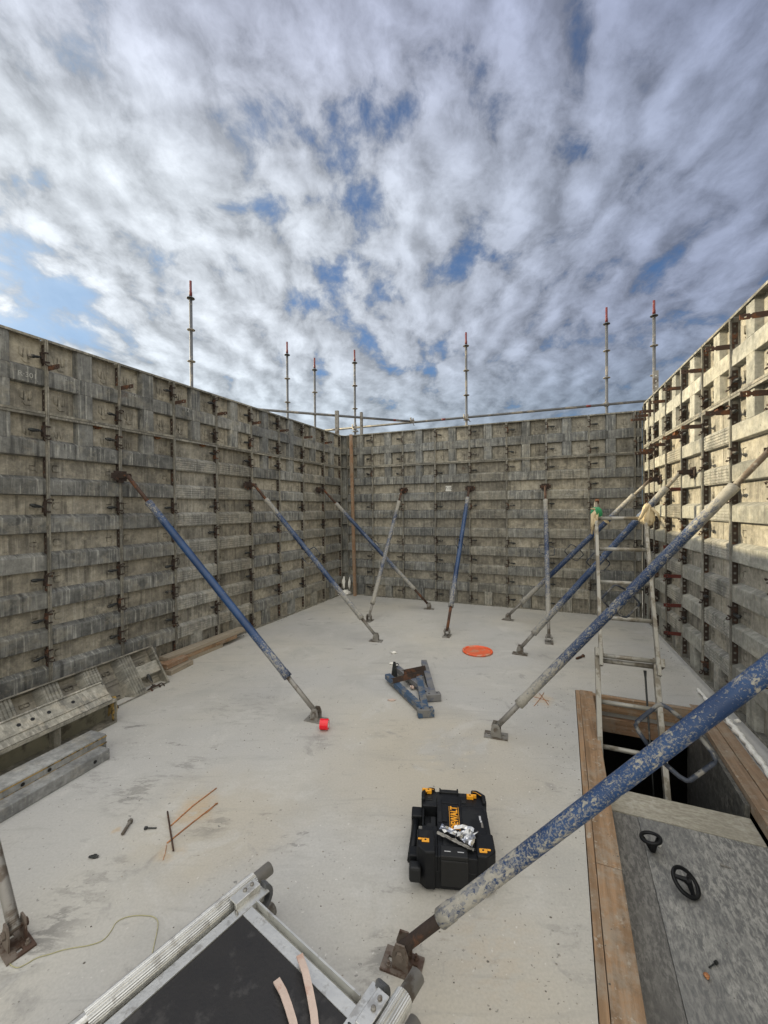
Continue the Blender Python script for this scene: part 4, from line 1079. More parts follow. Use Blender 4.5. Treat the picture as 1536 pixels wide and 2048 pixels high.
for pts, w in (([(-.02, -.03, .02), (-.055, -.045, -.02), (-.06, -.05, -.10), (-.07, -.05, -.19)], [.02, .045, .04, .016]), ([(-.01, -.03, .0), (-.035, -.05, -.06), (-.03, -.05, -.15), (-.045, -.055, -.25)], [.02, .04, .035, .01]), ([(.02, -.03, -.04), (.06, -.04, -.07), (.085, -.045, -.10)], [.02, .035, .015]), ([(-.03, -.03, .03), (-.07, -.03, .035)], [.02, .01])):
    k = strip(R2, 'loose_end', pts, w, M_CLOTH)

# ================================================================== THINGS ON THE SLAB
def lid():
    c = G(955, 1304); T = thing('bucket_lid', 'round orange plastic lid lying on the slab', 'lid', c)
    mb = MB(); mb.lathe([(.150, .002), (.168, .003), (.172, .012), (.168, .022), (.155, .024), (.148, .016), (.146, .004)], 48, caps=False); obj('rim', mb, M_ORANGE, T)
    mb = MB(); mb.lathe([(.001, .007), (.06, .0075), (.10, .009), (.147, .010)], 48, caps=False); obj('disc', mb, M_LIDD, T)
M_LIDD = simple('dusty_orange_plastic', (.66, .12, .045), .55, 0, .2, 14, .2, (.50, .22, .13), .3, 9)
lid()
def tape():
    c = G(649, 1459); T = thing('tape_roll', 'small red roll of tape standing on its edge by the brace foot', 'tape', (c.x, c.y, 0), -.08)
    mb = MB(); r = .0385
    mb.lathe([(.024, -.031), (r, -.031), (r, .031), (.024, .031)], 26, c=(0, 0, r+.001), ax=(1, 0, 0), smooth=False, caps=False); obj('tape', mb, M_TAPE, T)
    mb = MB(); mb.lathe([(.0205, -.0305), (.0238, -.0305), (.0238, .0305), (.0205, .0305), (.0205, -.0305)], 26, c=(0, 0, r+.001), ax=(1, 0, 0), smooth=False, caps=False); k = obj('core', mb, M_STICK, T)
tape()
def channel(mb, a, b, w, h, th=.005, open_up=False, roll=0):
    """U channel with its back up, from a to b (axis at its centre)"""
    a, b = Vector(a), Vector(b); x = (b-a).normalized(); y = Vector((0, 0, 1)).cross(x).normalized(); z = x.cross(y)
    if roll: q = Quaternion(x, roll); y = q @ y; z = q @ z
    M = Matrix((x, y, z)).transposed().to_4x4(); M.translation = a; L = (b-a).length
    mb.box((0, -w/2, h/2-th), (L, w/2, h/2), M=M); mb.box((0, -w/2, -h/2), (L, -w/2+th, h/2-th-.0002), M=M); mb.box((0, w/2-th, -h/2), (L, w/2, h/2-th-.0002), M=M)
def bracket(name, label, apex, l1, l2, c1, c2, m, mplate, yaw, fork=None, extra=None):
    T = thing(name, label, 'bracket', (apex.x, apex.y, 0), 0, 'steel brackets lying on the slab'); o = Vector((apex.x, apex.y, 0))
    mb = MB(); channel(mb, apex-o, l1-o, .052, .045); obj('leg', mb, m, T)
    mb = MB(); channel(mb, apex-o+Vector((0, 0, .004)), l2-o, .056, .046); obj('leg', mb, m, T)
    mb = MB(); channel(mb, c1-o, c2-o, .045, .038, roll=1.2); obj('crossbar', mb, M_DRUST, T)
    mb = MB(); M = Matrix.Rotation(yaw, 4, 'Z'); mb.box((-.065, -.032, .004), (.065, .032, .064), M=M)
    k = obj('end_block', mb, mplate, T, bevel=.003)
    for s in (-1, 1):
        mb = MB(); mb.lathe([(.008, 0), (.008, .001)], 10, c=tuple(M @ Vector((s*.035, 0, .0645)))); obj('bolt_hole', mb, M_BLACK2, T)
    if fork:
        mb = MB()
        for s in (-1, 1): mb.prism([(-.03, 0), (.03, 0), (.012, .13), (-.012, .13)], s*.024-.003, s*.024+.003, fn=lambda u, v, w: tuple(fork-o+Vector((u, w, v))))
        obj('fork', mb, M_BLACKIRON, T)
    if extra:
        mb = MB(); channel(mb, extra[0]-o, extra[1]-o, .035, .035); obj('strut', mb, m, T)
bracket('wall_bracket', 'blue painted steel A shaped bracket lying in front of the other bracket', G(851, 1424, .035), G(775, 1352, .05), G(836, 1346, .06), G(784, 1362, .085), G(845, 1346, .085), M_BLUEST, M_BLUEST, .14, fork=G(789, 1352, .03))
bracket('wall_bracket', 'greyer steel A shaped bracket lying behind the blue bracket', G(866, 1393, .035), G(793, 1336, .06), G(848, 1324, .06), G(806, 1345, .10), G(849, 1336, .09), M_GREYST, M_GREYST, .14, fork=None, extra=(G(848, 1381, .03), G(836, 1340, .05)))
mb = MB(); mb.tube([(0, 0, 0), (0, 0, .05)], .006, 6); mb.lathe([(.004, 0), (.004, .001)], 6)
tag(obj('lifting_eye', MB().tube([(.016*math.cos(a*.6), 0, .016*math.sin(a*.6)) for a in range(10)], .004, 6), M_BLACKIRON, loc=G(794, 1330, .105)), 'small black steel eye on the back end of the greyer bracket', 'eye bolt')
D.objects['lifting_eye'].parent = next(o for o in D.objects if o.get('label', '').startswith('greyer steel')); D.objects['lifting_eye'].matrix_parent_inverse = Matrix.Translation(-D.objects['lifting_eye'].parent.location)
for k in ('label', 'category'): del D.objects['lifting_eye'][k]

def rod(name, label, cat, pts, r, m, n=7, group=None):
    c = Vector(pts[0]); o = Vector((c.x, c.y, 0)); mb = MB(); mb.tube([Vector(p)-o for p in pts], r, n)
    k = obj(name, mb, m, loc=o); tag(k, label, cat, group); return k
M_RODR = simple('orange_rusty_rod', (.44, .20, .085), .9, 0, .3, 30, .3, (.28, .12, .05), .4, 20)
def g(px, py, z=.004): return G(px, py, z)
rod('rusty_rod', 'thin orange rusty rod, upper one of the two parallel rods', 'rod', [g(342, 1651), g(385, 1612), g(433, 1576)], .0032, M_RODR)
rod('rusty_rod', 'thin orange rusty rod, lower one of the two parallel rods', 'rod', [g(334, 1686), g(385, 1645), g(435, 1606)], .0032, M_RODR)
rod('rusty_rod', 'short branching orange rod beside the tip of the lower parallel rod', 'rod', [g(412, 1626), g(423, 1617), g(432, 1606, .005)], .002, M_RODR)
rod('iron_rod', 'short dark brown rod lying across the two orange rods', 'rod', [g(335, 1623, .010), g(347, 1701, .008)], .0042, M_RUST)
rod('wire_scrap', 'curled thin wire at the lower end of the orange rods', 'wire', [g(333, 1690, .003), g(331, 1705, .003), g(326, 1720, .003)], .0014, M_RODR)
def anchor(name, label, a, b, m, r=.006, head=.011, cat='bolt', group=None):
    a, b = Vector(a), Vector(b); d = b-a; L = d.length; T = thing(name, label, cat, a, d.to_track_quat('Z', 'Y'), group)
    mb = MB(); pr = [(r, 0)]; z = 0
    while z < L*.8: pr += [(r, z+.003), (r*.8, z+.005), (r, z+.007)]; z += .009
    mb.lathe(pr+[(r*.9, L*.82), (r*.9, L)], 10); obj('shank', mb, m, T)
    mb = MB(); mb.lathe([(head, 0), (head, .012)], 6, c=(0, 0, L*.86), smooth=False); obj('nut', mb, m, T)
anchor('anchor_bolt', 'thick grey brown anchor bolt lying left of the black screw', g(245, 1668, .009), g(262, 1640, .012), M_GALVD, .008, .013)
anchor('screw', 'black screw lying between the anchor bolt and the rods', g(313, 1656, .005), g(291, 1656, .007), M_BLACKIRON, .0035, .009)
anchor('anchor_bolt', 'dark bolt lying on the slab near the ladder foot braces', g(1153, 1317, .012), g(1168, 1311, .014), M_RUST, .012, .019)
lump('mud_clod', 'small black clod on the slab above the string', 'debris', g(187, 1713, .006), .014, M_BLACKIRON, 41, (1.5, .6, .5), .5)
lump('foam_crumb', 'white foam crumb beyond the brackets on the slab', 'foam', g(787, 1305, .01), .024, M_FOAM, 42, (1.3, .9, .5), .6)
lump('foam_crumb', 'white foam crumb right behind the back end of the brackets', 'foam', g(784, 1327, .01), .024, M_FOAM, 43, (1.2, .9, .5), .6)
lump('wood_chip', 'pale wood chip left of the blue bracket', 'debris', g(783, 1400, .006), .022, M_PINK, 44, (1.4, .7, .35), .4)
lump('wood_chip', 'pale wood chip between the legs of the blue bracket', 'debris', g(824, 1374, .02), .022, M_PINK, 45, (.8, 1.3, .6), .5)
for k, (a, b, lab) in enumerate((((1062, 1392), (1098, 1402), 'thin orange rusty wire near the thick brace foot, crossing the others'), ((1088, 1385), (1068, 1412), 'thin orange rusty wire near the thick brace foot, leaning left'), ((1078, 1386), (1097, 1410), 'thin orange rusty wire near the thick brace foot, leaning right'))):
    rod('rusty_wire', lab, 'wire', [g(*a), g((a[0]+b[0])/2+1, (a[1]+b[1])/2, .006), g(*b)], .0022, M_RODR, 5)
anchor('screw', 'thin dark screw on the large grey sheet near the right edge', G(1462, 1736, -.098), G(1444, 1730, -.096), M_GALVD, .0028, .006)
anchor('screw', 'thin dark screw on the large grey sheet above the brown stone', G(1418, 1935, -.098), G(1432, 1925, -.096), M_BLACKIRON, .0026, .006)
lump('pebble', 'small brown stone on the large grey sheet', 'stone', G(1413, 1951, -.094), .010, M_RODR, 47, (1, 1, .8), .2)

def string():
    P = [(300, 1937), (305, 1905), (313, 1868), (316, 1845), (308, 1834), (292, 1831), (272, 1831), (250, 1835), (232, 1845), (222, 1862), (206, 1880), (180, 1890), (150, 1895), (125, 1900), (100, 1908), (75, 1915), (52, 1928), (35, 1935), (22, 1930), (15, 1918), (17, 1902)]
    pts = [g(x, y, .003) for x, y in P]; fine = []
    for i in range(len(pts)-1):
        p0, p1, p2, p3 = pts[max(i-1, 0)], pts[i], pts[i+1], pts[min(i+2, len(pts)-1)]
        for k in range(4):
            t_ = k/4; fine.append(.5*((2*p1)+(p2-p0)*t_+(2*p0-5*p1+4*p2-p3)*t_*t_+(3*p1-p0-3*p2+p3)*t_**3))
    rod('string', 'thin yellowish string curling over the slab to the platform', 'string', fine+[pts[-1]], .0016, M_STRING, 5)
string()

# ---- handwheels (plastic wing nuts) on the sheet
def wheel(label, hub, axis, R, hgt, spin=0, tilt_white=False):
    axis = Vector(axis).normalized(); q = axis.to_track_quat('Z', 'Y') @ Quaternion((0, 0, 1), spin)
    T = thing('handwheel', label, 'handwheel', hub, q, 'black plastic handwheels on the grey sheet')
    mb = MB(); n = 40; pr = [(R-.0125, hgt-.004), (R, hgt-.004), (R+.001, hgt+.002), (R, hgt+.007), (R-.0145, hgt+.007), (R-.0155, hgt), (R-.0125, hgt-.004)]
    mb.lathe(pr, n, caps=False); obj('rim', mb, M_BLACK, T)
    mb = MB(); mb.lathe([(.010, 0), (.013, .002), (.014, .022), (.009, .024), (.0085, .002)], 14, caps=True); obj('hub', mb, M_BLACK, T)
    for k in range(3):
        a = k*2.094; ca, sa = math.cos(a), math.sin(a); mb = MB(); r0, r1 = .011, R-.006
        side = Vector((-sa, ca, 0))
        p = [Vector((ca*r0, sa*r0, .004)), Vector((ca*r0, sa*r0, .022)), Vector((ca*r1, sa*r1, hgt+.005)), Vector((ca*r1, sa*r1, hgt-.004))]
        w0, w1 = .0085, .006; ws = (w0, w0, w1, w1); i0 = len(mb.v)
        mb.v += [tuple(v-side*w) for v, w in zip(p, ws)]+[tuple(v+side*w) for v, w in zip(p, ws)]
        for f in ((0, 1, 2, 3), (7, 6, 5, 4), (0, 4, 5, 1), (1, 5, 6, 2), (2, 6, 7, 3), (3, 7, 4, 0)): mb.f.append(tuple(i0+i for i in f)); mb.sm.append(False)
        obj('spoke', mb, M_BLACK, T)
    return T
W1 = wheel('black handwheel on three spokes standing upright on its hub, farther one', G(1306, 1703, -.096), (-.10, .12, 1), .050, .062, .5)
lump('paper_scrap', 'scrap of white foam beside the farther handwheel', 'foam', G(1317, 1688, -.09)+Vector((.004, 0, 0)), .015, M_FOAM, 51, (.6, .6, 1.3), .4)
W2 = wheel('black handwheel tilted on its rim, nearer one', G(1372, 1764, -.060), (.30, -.52, .86), .062, -.004, .2)

# ---- tool case
def tool_case():
    zt = .165
    a = G(836, 1578, zt); b = G(965, 1592, zt); c = G(988, 1712, zt); d = G(828, 1704, zt)
    ctr = (a+b+c+d)/4; yv = ((a+b)/2-(c+d)/2).normalized(); yaw = math.atan2(yv.y, yv.x)-math.pi/2
    Wd = .330; Ln = .425
    T = thing('tool_case', 'black plastic tool case with yellow corners and yellow lettering', 'tool case', (ctr.x, ctr.y, 0), yaw)
    X = lambda cx: (cx-745)/860*Wd
    Y = lambda cy: (695-cy)/850*Ln
    x0, x1 = -.128, .158
    hy = Ln/2
    mb = MB()
    mb.prism([(x0+.03, -hy+.012), (x1-.03, -hy+.012), (x1, -hy+.045), (x1, hy-.045), (x1-.03, hy-.008), (x0+.03, hy-.008), (x0, hy-.045), (x0, -hy+.045)], .012, .092, fn=lambda u, v, w: (u, v, w))
    obj('lower_shell', mb, M_BLACK, T, bevel=.004)
    mb = MB()                                            # lid, built round the socket
    zt0, z1 = .096, .158; rx0, rx1, ry0, ry1 = X(368), X(582), Y(765), Y(505)
    mb.prism([(rx1, -hy+.006), (x1-.035, -hy+.006), (x1+.002, -hy+.045), (x1+.002, hy-.055), (x1-.035, hy-.006), (rx1, hy-.006)], zt0, z1, fn=lambda u, v, w: (u, v, w))
    mb.prism([(x0+.035, ry1), (rx1-.0004, ry1), (rx1-.0004, hy-.006), (x0+.035, hy-.006), (x0, hy-.045), (x0, ry1)], zt0, z1, fn=lambda u, v, w: (u, v, w))
    mb.prism([(x0+.03, -hy+.006), (rx1-.0004, -hy+.006), (rx1-.0004, ry0), (x0, ry0), (x0, -hy+.045)], zt0, z1, fn=lambda u, v, w: (u, v, w))
    mb.box((x0, ry0+.0004, zt0), (x0+.008, ry1-.0004, z1-.012)); mb.box((x0+.008, ry0+.0004, zt0), (rx1-.0006, ry1-.0004, zt0+.012))
    obj('lid', mb, M_BLACK, T, bevel=.003)
    mb = MB(); mb.box((x0+.02, ry0+.008, .109), (rx1-.03, ry0+.035, .135)); mb.lathe([(.014, 0), (.014, .03)], 16, c=((x0+rx1)/2, ry0+.03, .108)); mb.box((rx1-.028, ry0+.01, .109), (rx1-.006, ry1-.03, .128)); obj('socket_fitting', mb, M_BLACK2, T, bevel=.002)
    # raised deck of the lid with seams
    def plate(name, cx0, cy0, cx1, cy1, z0=.1582, z1=.1625, m=M_BLACK, bv=.002):
        mb = MB(); mb.box((X(cx0), Y(cy1), z0), (X(cx1), Y(cy0), z1)); return obj(name, mb, m, T, bevel=bv)
    plate('lid_panel', 640, 365, 838, 462); plate('lid_panel', 640, 470, 838, 1010); plate('lid_panel', 866, 490, 1118, 890, z1=.164); plate('lid_panel', 866, 345, 1010, 482); plate('lid_panel', 866, 900, 1060, 1020)
    plate('slide_catch', 640, 575, 700, 720, .1627, .1675); plate('slide_catch_slot', 596, 575, 634, 715, .1582, .1600, M_BLACK2, None)
    for cx, cy in ((495, 395), (905, 430), (468, 890)):
        mb = MB(); mb.box((X(cx)-.010, Y(cy)-.010, .1585), (X(cx)+.010, Y(cy)+.010, .166)); mb.box((X(cx)-.014, Y(cy)-.016, .1583), (X(cx)+.014, Y(cy)-.0105, .1625)); obj('stacking_lug', mb, M_BLACK2, T, bevel=.002)
    # end latches
    mb = MB(); mb.box((X(615), hy-.020, .120), (X(850), hy+.002, .166)); mb.box((X(615), hy-.03, .1665), (X(632), hy+.004, .172)); mb.box((X(830), hy-.03, .1665), (X(850), hy+.004, .172)); obj('latch', mb, M_BLACK2, T, bevel=.002)
    mb = MB(); mb.box((X(612), -hy-.004, .040), (X(890), -hy+.0055, .150)); mb.box((X(612), -hy-.002, .1505), (X(890), -hy+.055, .168)); k = obj('latch', mb, M_BLACK2, T, bevel=.003)
    for cx0, cx1 in ((650, 715), (785, 850)): plate('latch_mark', cx0, 1066, cx1, 1074, .1682, .1688, M_SILV, None)
    # corner guards
    def guard(sx, sy, big):
        mb = MB(); w = .058 if not big else .068; l = .035 if not big else .075; xx = x1 if sx > 0 else x0; yy = sy*hy
        if sx < 0 and big: xx -= .012
        poly = [(xx-sx*w, yy-sy*.002), (xx-sx*.030, yy-sy*.0), (xx+sx*.006, yy-sy*.034), (xx+sx*.006, yy-sy*(l+.055)), (xx-sx*.012, yy-sy*(l+.055))]
        poly += [(xx-sx*.012, yy-sy*.042), (xx-sx*.036, yy-sy*.018), (xx-sx*w, yy-sy*.018)] if not big else [(xx-sx*w*.9, yy-sy*(l+.050)), (xx-sx*w, yy-sy*(l+.02))]
        mb.prism(poly, .014 if big else .10, .178 if big else .176, fn=lambda u, v, w_: (u, v, w_)); return obj('corner_guard', mb, M_BLACK, T, bevel=.006)
    guard(-1, 1, False); guard(1, 1, False); guard(-1, -1, True); guard(1, -1, True)
    for cx, cy, fl in ((480, 315, 1), (985, 360, -1), (455, 990, 1), (1045, 1055, -1)):
        mb = MB(); x, y = X(cx), Y(cy); z0, z1_ = .1765, .1805
        if cy < 500: z0, z1_ = .160, .1785; 
        if cy > 900: z0, z1_ = .160, .1815
        mb.box((x-.015, y-.012, z0), (x+.015, y+.008, z1_)); mb.box((x-fl*.030 if fl > 0 else x+.0152, y+.0002, z0), (x-.0152 if fl > 0 else x+.030, y+.008, z1_)); obj('yellow_tab', mb, M_YEL, T, bevel=.0015)
        mb = MB(); mb.lathe([(.004, 0), (.004, .0012)], 10, c=(x, y-.002, z1_)); obj('tab_hole', mb, M_BLACK2, T)
    # thin yellow line down the far guards
    for s in (-1, 1):
        xx = x1 if s > 0 else x0; mb = MB()
        mb.tube([(xx-s*.052, hy-.020, .1775), (xx-s*.036, hy-.022, .1775), (xx-s*.014, hy-.046, .1775)], .0013, 5); obj('yellow_line', mb, M_YEL, T)
    # handle on the left long side
    mb = MB(); xh = -.160
    mb.tube([(xh, Y(400), .085), (xh-.002, Y(700), .085), (xh-.010, Y(1000), .085)], .0165, 12); obj('handle', mb, M_BLACK, T)
    for cy0, cy1 in ((395, 530), (900, 1010)):
        mb = MB(); mb.box((xh-.019, Y(cy1), .060), (x0-.0005, Y(cy0), .112)); obj('handle_mount', mb, M_BLACK, T, bevel=.005)
    mb = MB(); mb.box((xh-.016, Y(1140), .045), (x0-.001, Y(1045), .110)); obj('handle_mount', mb, M_BLACK, T, bevel=.010)
    # lettering: reads from the near end to the far end
    cx = (X(733)+X(832))/2-.002; yc = Y(662); 
    me = text_mesh('DEWALT', .058, M_YEL, offset=.0007, extrude=.0004, xs=.93, spacing=1.03)
    ys = [v.co.x for v in me.vertices]; wd = max(ys)-min(ys); k_ = .146/wd
    hs = [v.co.y for v in me.vertices]; hh = max(hs)-min(hs); kh = .0305/hh; my = (max(hs)+min(hs))/2
    for v in me.vertices: v.co.x *= k_; v.co.y = (v.co.y-my)*kh
    lt = obj('lettering', me, parent=T, loc=(cx, yc+.004, .1632), rot=(0, 0, math.pi/2))
    # thicken the strokes a little
    sd = lt.modifiers.new('s', 'SOLIDIFY'); sd.thickness = .0012; sd.offset = 1; sd.use_even_offset = False
    for s in (-1, 1):
        mb = MB(); mb.box((cx+s*.0205-.0009, yc-.082, .1629), (cx+s*.0205+.0009, yc+.078, .1640)); obj('lettering_border', mb, M_YEL, T)
    mb = MB(); mb.box((X(1058), Y(668), .1645), (X(1080), Y(612), .1652)); mb.box((X(1064), Y(694), .1645), (X(1086), Y(672), .1652)); k = obj('small_print', mb, M_SILV, T)
    mb = MB(); mb.box((X(1070), Y(760), .1645), (X(1092), Y(700), .1652)); k = obj('small_print', mb, M_GALVD, T)
    T.scale = (1.09, 1, 1)
    return T, X, Y
TC, CX, CY = tool_case()
def foil_wrap():
    from mathutils import noise
    M = TC.matrix_basis.copy(); bpy.context.view_layer.update(); M = TC.matrix_world.copy()
    c = M @ Vector((CX(790), CY(925), .170))
    T = thing('foil_wrapper', 'crumpled silver foil wrapper lying on the tool case', 'wrapper', c, TC.rotation_euler.z-.35)
    def sheet(name, m, f, nx=9, ny=7):
        mb = MB()
        for i in range(nx+1):
            for j in range(ny+1): mb.v.append(tuple(f(i/nx, j/ny)))
        for i in range(nx):
            for j in range(ny):
                a = i*(ny+1)+j; mb.f.append((a, a+ny+1, a+ny+2, a+1)); mb.sm.append(False)
        k = obj(name, mb, m, T); sd = k.modifiers.new('s', 'SOLIDIFY'); sd.thickness = .0004; return k
    def fan(u, v):
        x = -.005+u*.085; h = .012+.046*u; y = (v-.42)*2*h*.85
        n = noise.noise(Vector((u*2.6, v*2.6, 3)))*.026+noise.noise(Vector((u*6, v*6, 7)))*.005+abs(math.sin(v*7+u*2))*.006
        return Vector((x+noise.noise(Vector((v*5, 1, 2)))*.012*u, y, .010+max(-.006, n)+.006*u))
    def tail(u, v):
        x = -.085+u*.085; h = .019-.006*u; y = .012+(v-.5)*2*h+.012*(1-u)
        return Vector((x, y, .010+noise.noise(Vector((u*5, v*4, 13)))*.014))
    sheet('foil_fan', M_FOIL, fan); sheet('foil_tail', M_FOIL, tail, 7, 4)
    def back(u, v):
        x = -.09+u*.175; y = -.005-(u*.024)+(v-.5)*.017-.006
        return Vector((x, y, .006+noise.noise(Vector((u*9, v*3, 23)))*.008))
    k = sheet('foil_back', M_GALVD, back, 20, 4)
    def roll(u, v):
        x = -.02+u*.085; y = .025+.028*math.sin(u*2.2)+(v-.5)*.020
        return Vector((x, y, .024+.010*math.sin(v*3.14)+noise.noise(Vector((u*4, v*2, 33)))*.008))
    sheet('foil_roll', M_FOIL, roll, 8, 4)
foil_wrap()

# ---- scaffold platform in the foreground
def platform():
    A = Vector((-.534, 1.556, 0)); e1 = Vector((.796, -.605, 0)).normalized(); e2 = Vector((-e1.y*-1, 0, 0)); e2 = Vector((e1.y, -e1.x, 0))
    T = thing('scaffold_platform', 'aluminium scaffold platform with black plywood deck lying in the foreground', 'platform', A)
    M = Matrix((e1, -e2, Vector((0, 0, 1)))).transposed().to_4x4()     # local x across, local y = away from the viewer
    T.matrix_world = Matrix.Translation(A) @ M
    Lb = -1.6; W_ = .625; zt = .20
    mb = MB(); mb.box((.045, Lb, zt-.014), (W_-.045, -.045, zt-.003)); obj('deck', mb, M_DECK, T)
    for s, x in ((1, 0.0), (-1, W_)):
        k = lambda a, b: (min(x+s*a, x+s*b), max(x+s*a, x+s*b))
        mb = MB()
        pr = [(-.052, zt-.045), (-.052, zt+.006), (-.047, zt+.013), (-.040, zt+.016), (-.028, zt+.016), (-.020, zt+.013), (-.016, zt+.007), (-.016, zt-.030), (.024, zt-.030), (.024, zt+.002), (.060, zt+.002), (.060, zt-.0025), (.029, zt-.0025), (.029, zt-.055), (-.03, zt-.055)]
        mb.prism([(x+s*u, v) for u, v in pr], Lb, .065, fn=lambda u, v, w: (u, w, v)); obj('side_rail', mb, M_ALU, T)
    mb = MB(); pr = [(-.050, zt+.0005), (-.050, zt-.0025), (-.020, zt-.0025), (-.006, zt-.030), (-.006, zt-.055), (.010, zt-.055), (.010, zt+.012), (.004, zt+.012), (.004, zt-.018), (-.012, zt+.0005)]
    mb.prism(pr, .0605, W_-.0605, fn=lambda u, v, w: (w, u, v)); obj('end_rail', mb, M_ALU, T)
    for s, x, tip in ((1, -.034, .14), (-1, .66, .17)):
        mb = MB(); mb.lathe([(.0195, 0), (.0242, .0005), (.0242, 1.8), (.0195, 1.801)], 20, c=(x, tip, zt-.012), ax=(0, -1, 0)); obj('tube', mb, M_GALVD, T)
        mb = MB(); mb.lathe([(.0195, 0), (.0242, .0005), (.0242, 1.8), (.0195, 1.801)], 20, c=(x+.012*s, tip+.005, .0255), ax=(0, -1, 0)); obj('tube', mb, M_GALVD, T)
        # ribbed sleeve
        n = 28; poly = []
        for i in range(n*2): th = math.pi*i/n; r = .0300 if i % 2 else .0282; poly.append((x+r*math.cos(th), zt-.012+r*math.sin(th)))
        mb = MB(); mb.prism(poly, -.5, tip-.075, fn=lambda u, v, w: (u, w, v)); obj('sleeve', mb, M_ALU, T)
        # bolted plate and claw
        xx = 0.0 if s > 0 else W_
        mb = MB(); mb.box((min(xx-s*.015, xx+s*.028), -.055, zt+.0165), (max(xx-s*.015, xx+s*.028), .05, zt+.0215)); mb.box((min(xx+s*.016, xx+s*.028), -.055, zt-.03), (max(xx+s*.016, xx+s*.028), .05, zt+.0164)); obj('hook_plate', mb, M_ALU, T, bevel=.002)
        for yy in (.028, -.002):
            mb = MB(); mb.lathe([(.0075, 0), (.0075, .004), (.004, .006)], 10, c=(xx+s*.004, yy, zt+.0216)); obj('rivet', mb, M_GALVD, T)
        mb = MB(); pts = []
        for i in range(9):
            th = math.radians(-75+i*19); pts.append((xx+s*.030, .062+.034*math.cos(th)-.01, zt-.028+.040*math.sin(th)))
        ids = []
        for i, p in enumerate(pts):
            q = Vector((0, p[1]-.052, p[2]-(zt-.028))).normalized()*.008; hw = .016
            i0 = len(mb.v); P_ = Vector(p); X_ = Vector((hw, 0, 0)); mb.v += [tuple(P_-X_-q), tuple(P_+X_-q), tuple(P_+X_+q), tuple(P_-X_+q)]; ids.append(i0)
        for a, b in zip(ids, ids[1:]):
            for kk in range(4): mb.f.append((a+kk, a+(kk+1) % 4, b+(kk+1) % 4, b+kk)); mb.sm.append(False)
        mb.f.append(tuple(ids[0]+kk for kk in (3, 2, 1, 0))); mb.sm.append(False); mb.f.append(tuple(ids[-1]+kk for kk in range(4))); mb.sm.append(False)
        obj('claw', mb, M_GALV, T)
        mb = MB(); rr = [(xx+s*.040+.009*math.cos(a*.6), -.062, zt+.0+.012*math.sin(a*.6)) for a in range(11)]; mb.tube(rr, .0022, 6); obj('pull_ring', mb, M_BLACKIRON, T)
    # cross supports under the deck down to the slab
    for y in (-.25, -1.2):
        mb = MB(); mb.box((-.02, y-.02, .052), (.01, y+.02, zt-.056)); mb.box((W_-.01, y-.02, .052), (W_+.03, y+.02, zt-.056)); obj('support', mb, M_GALVD, T)
platform()
for k, (p, q, lab) in enumerate((((599, 1912), (632, 2075), 'longer pale wooden strip lying across the platform edge'), ((553, 1962), (592, 2080), 'shorter pale wooden strip lying on the black deck'))):
    a, b = G(p[0], p[1], .218 if k == 0 else .205), G(q[0], q[1], .206)
    mid = a.lerp(b, .5)+Vector((.008, 0, .004)); T = D.objects.new('wood_strip', None)
    D.objects.remove(T)
    mb = MB(); pts = [a-a, mid-a, b-a]; nrm = Vector((0, 0, 1)); ids = []
    P5 = [pts[0], pts[0].lerp(pts[1], .5)+Vector((.003, 0, .002)), pts[1], pts[1].lerp(pts[2], .5)+Vector((.003, 0, 0)), pts[2]]
    for i, pp in enumerate(P5):
        tg = (P5[min(i+1, 4)]-P5[max(i-1, 0)]).normalized(); s_ = tg.cross(nrm).normalized()*.0105; i0 = len(mb.v)
        mb.v += [tuple(pp-s_), tuple(pp+s_), tuple(pp+s_+nrm*.005), tuple(pp-s_+nrm*.005)]; ids.append(i0)
    for i, j in zip(ids, ids[1:]):
        for kk in range(4): mb.f.append((i+kk, i+(kk+1) % 4, j+(kk+1) % 4, j+kk)); mb.sm.append(False)
    mb.f.append(tuple(ids[0]+kk for kk in (3, 2, 1, 0))); mb.sm.append(False); mb.f.append(tuple(ids[-1]+kk for kk in range(4))); mb.sm.append(False)
    tag(obj('wood_strip', mb, M_PINK, loc=a), lab, 'wood strip', 'pale wooden strips on the platform')

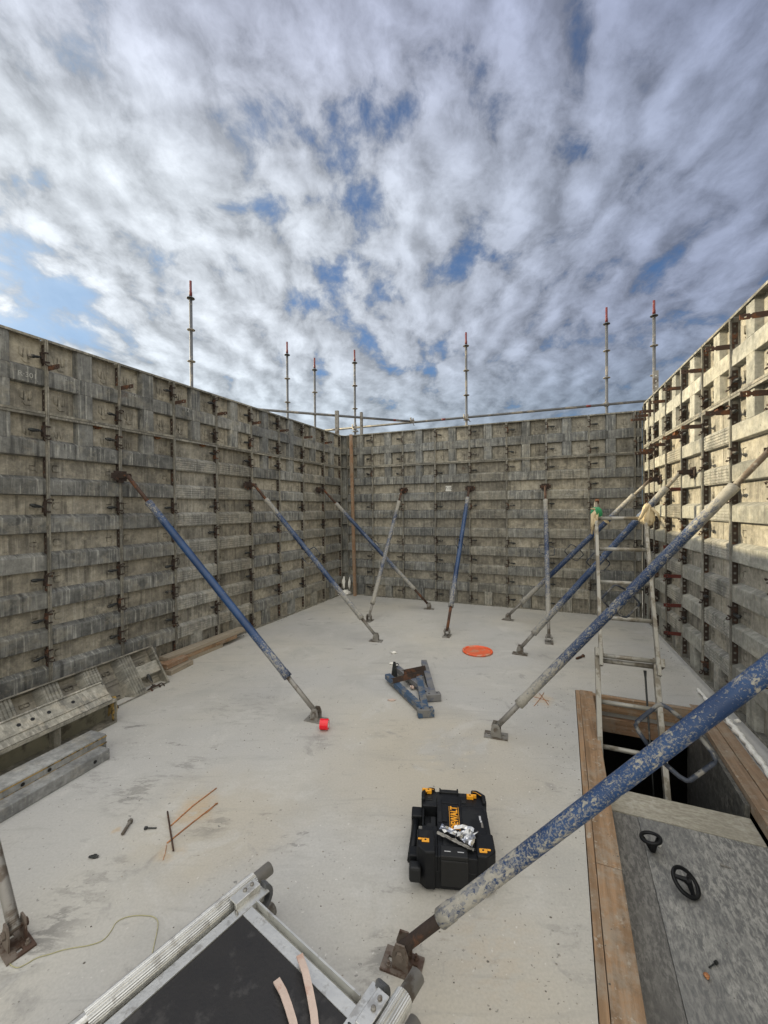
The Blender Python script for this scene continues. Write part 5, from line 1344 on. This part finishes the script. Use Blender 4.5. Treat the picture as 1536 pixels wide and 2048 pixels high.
# ---- loose grit on the slab: far too many crumbs to count
def grit():
    rnd = random.Random(11); mb = MB()
    def crumb(p, r):
        a = rnd.random()*6.28; i0 = len(mb.v); n = 5
        for k in range(n):
            th = a+6.283*k/n; q = r*rnd.uniform(.7, 1.2); mb.v.append((p.x+math.cos(th)*q, p.y+math.sin(th)*q*.75, p.z+.0003))
        mb.v.append((p.x+r*.2, p.y, p.z+r*rnd.uniform(.5, .9)))
        for k in range(n): mb.f.append((i0+k, i0+(k+1) % n, i0+n)); mb.sm.append(False)
    def inside(u, v): return (v > -4.85 and v < 5.0 and -2.7 < u < -.004)
    for k in range(900):
        u = rnd.uniform(-2.7, -.01); v = rnd.uniform(-4.6, 4.2)
        if rnd.random() < .35: u = -abs(rnd.gauss(0, .25))-.01; v = rnd.uniform(-.3, 3.6)
        if inside(u, v): crumb(UV(u, v, 0), rnd.choice((.0015, .002, .002, .003, .003, .0045, .006)))
    for (u, v, s_, n) in ((-.35, 3.2, .22, 50), (-.9, 3.0, .18, 30), (-1.5, 2.6, .25, 25), (-2.1, 2.0, .3, 40), (-.5, .3, .25, 40), (-1.0, 3.6, .15, 30), (-.6, 2.6, .12, 16), (-2.4, -2.0, .4, 30), (0.4, -.35, .2, 30)):
        for k in range(n):
            uu, vv = rnd.gauss(u, s_), rnd.gauss(v, s_)
            if inside(uu, vv) or (0 < uu < .9 and -.9 < vv < -.03): crumb(UV(uu, vv, 0), rnd.choice((.0015, .0025, .003, .004, .005)))
    for k in range(260):                                   # crumbs fallen along the walls
        w_ = rnd.random(); r_ = rnd.choice((.003, .004, .006, .009))
        if w_ < .4: p = CL-dL*rnd.uniform(.2, 4.2)+nL*abs(rnd.gauss(.02, .03))
        elif w_ < .8: p = CL+dB*rnd.uniform(.1, 4.8)+nB*abs(rnd.gauss(.02, .03))
        else: p = CR-dR*rnd.uniform(.4, 3.0)+nR*abs(rnd.gauss(.03, .04))
        crumb(p, r_)
    for k in range(60):
        crumb(UV(rnd.uniform(.16, .85), rnd.uniform(1.45, 3.4), -.1018), rnd.choice((.0015, .002, .003)))
    for k in range(50): crumb(UV(rnd.uniform(.04, .14), rnd.uniform(.1, 3.2), .0102), rnd.choice((.0015, .002, .003, .005)))
    tag(obj('grit', mb, M_GRIT), 'dark crumbs of grit and cement scattered over the slab', 'grit', kind='stuff')
M_GRIT = simple('cement_crumbs', (.13, .12, .105), .95, 0, .5, 60, .3, (.33, .31, .27), .5, 9)
grit()
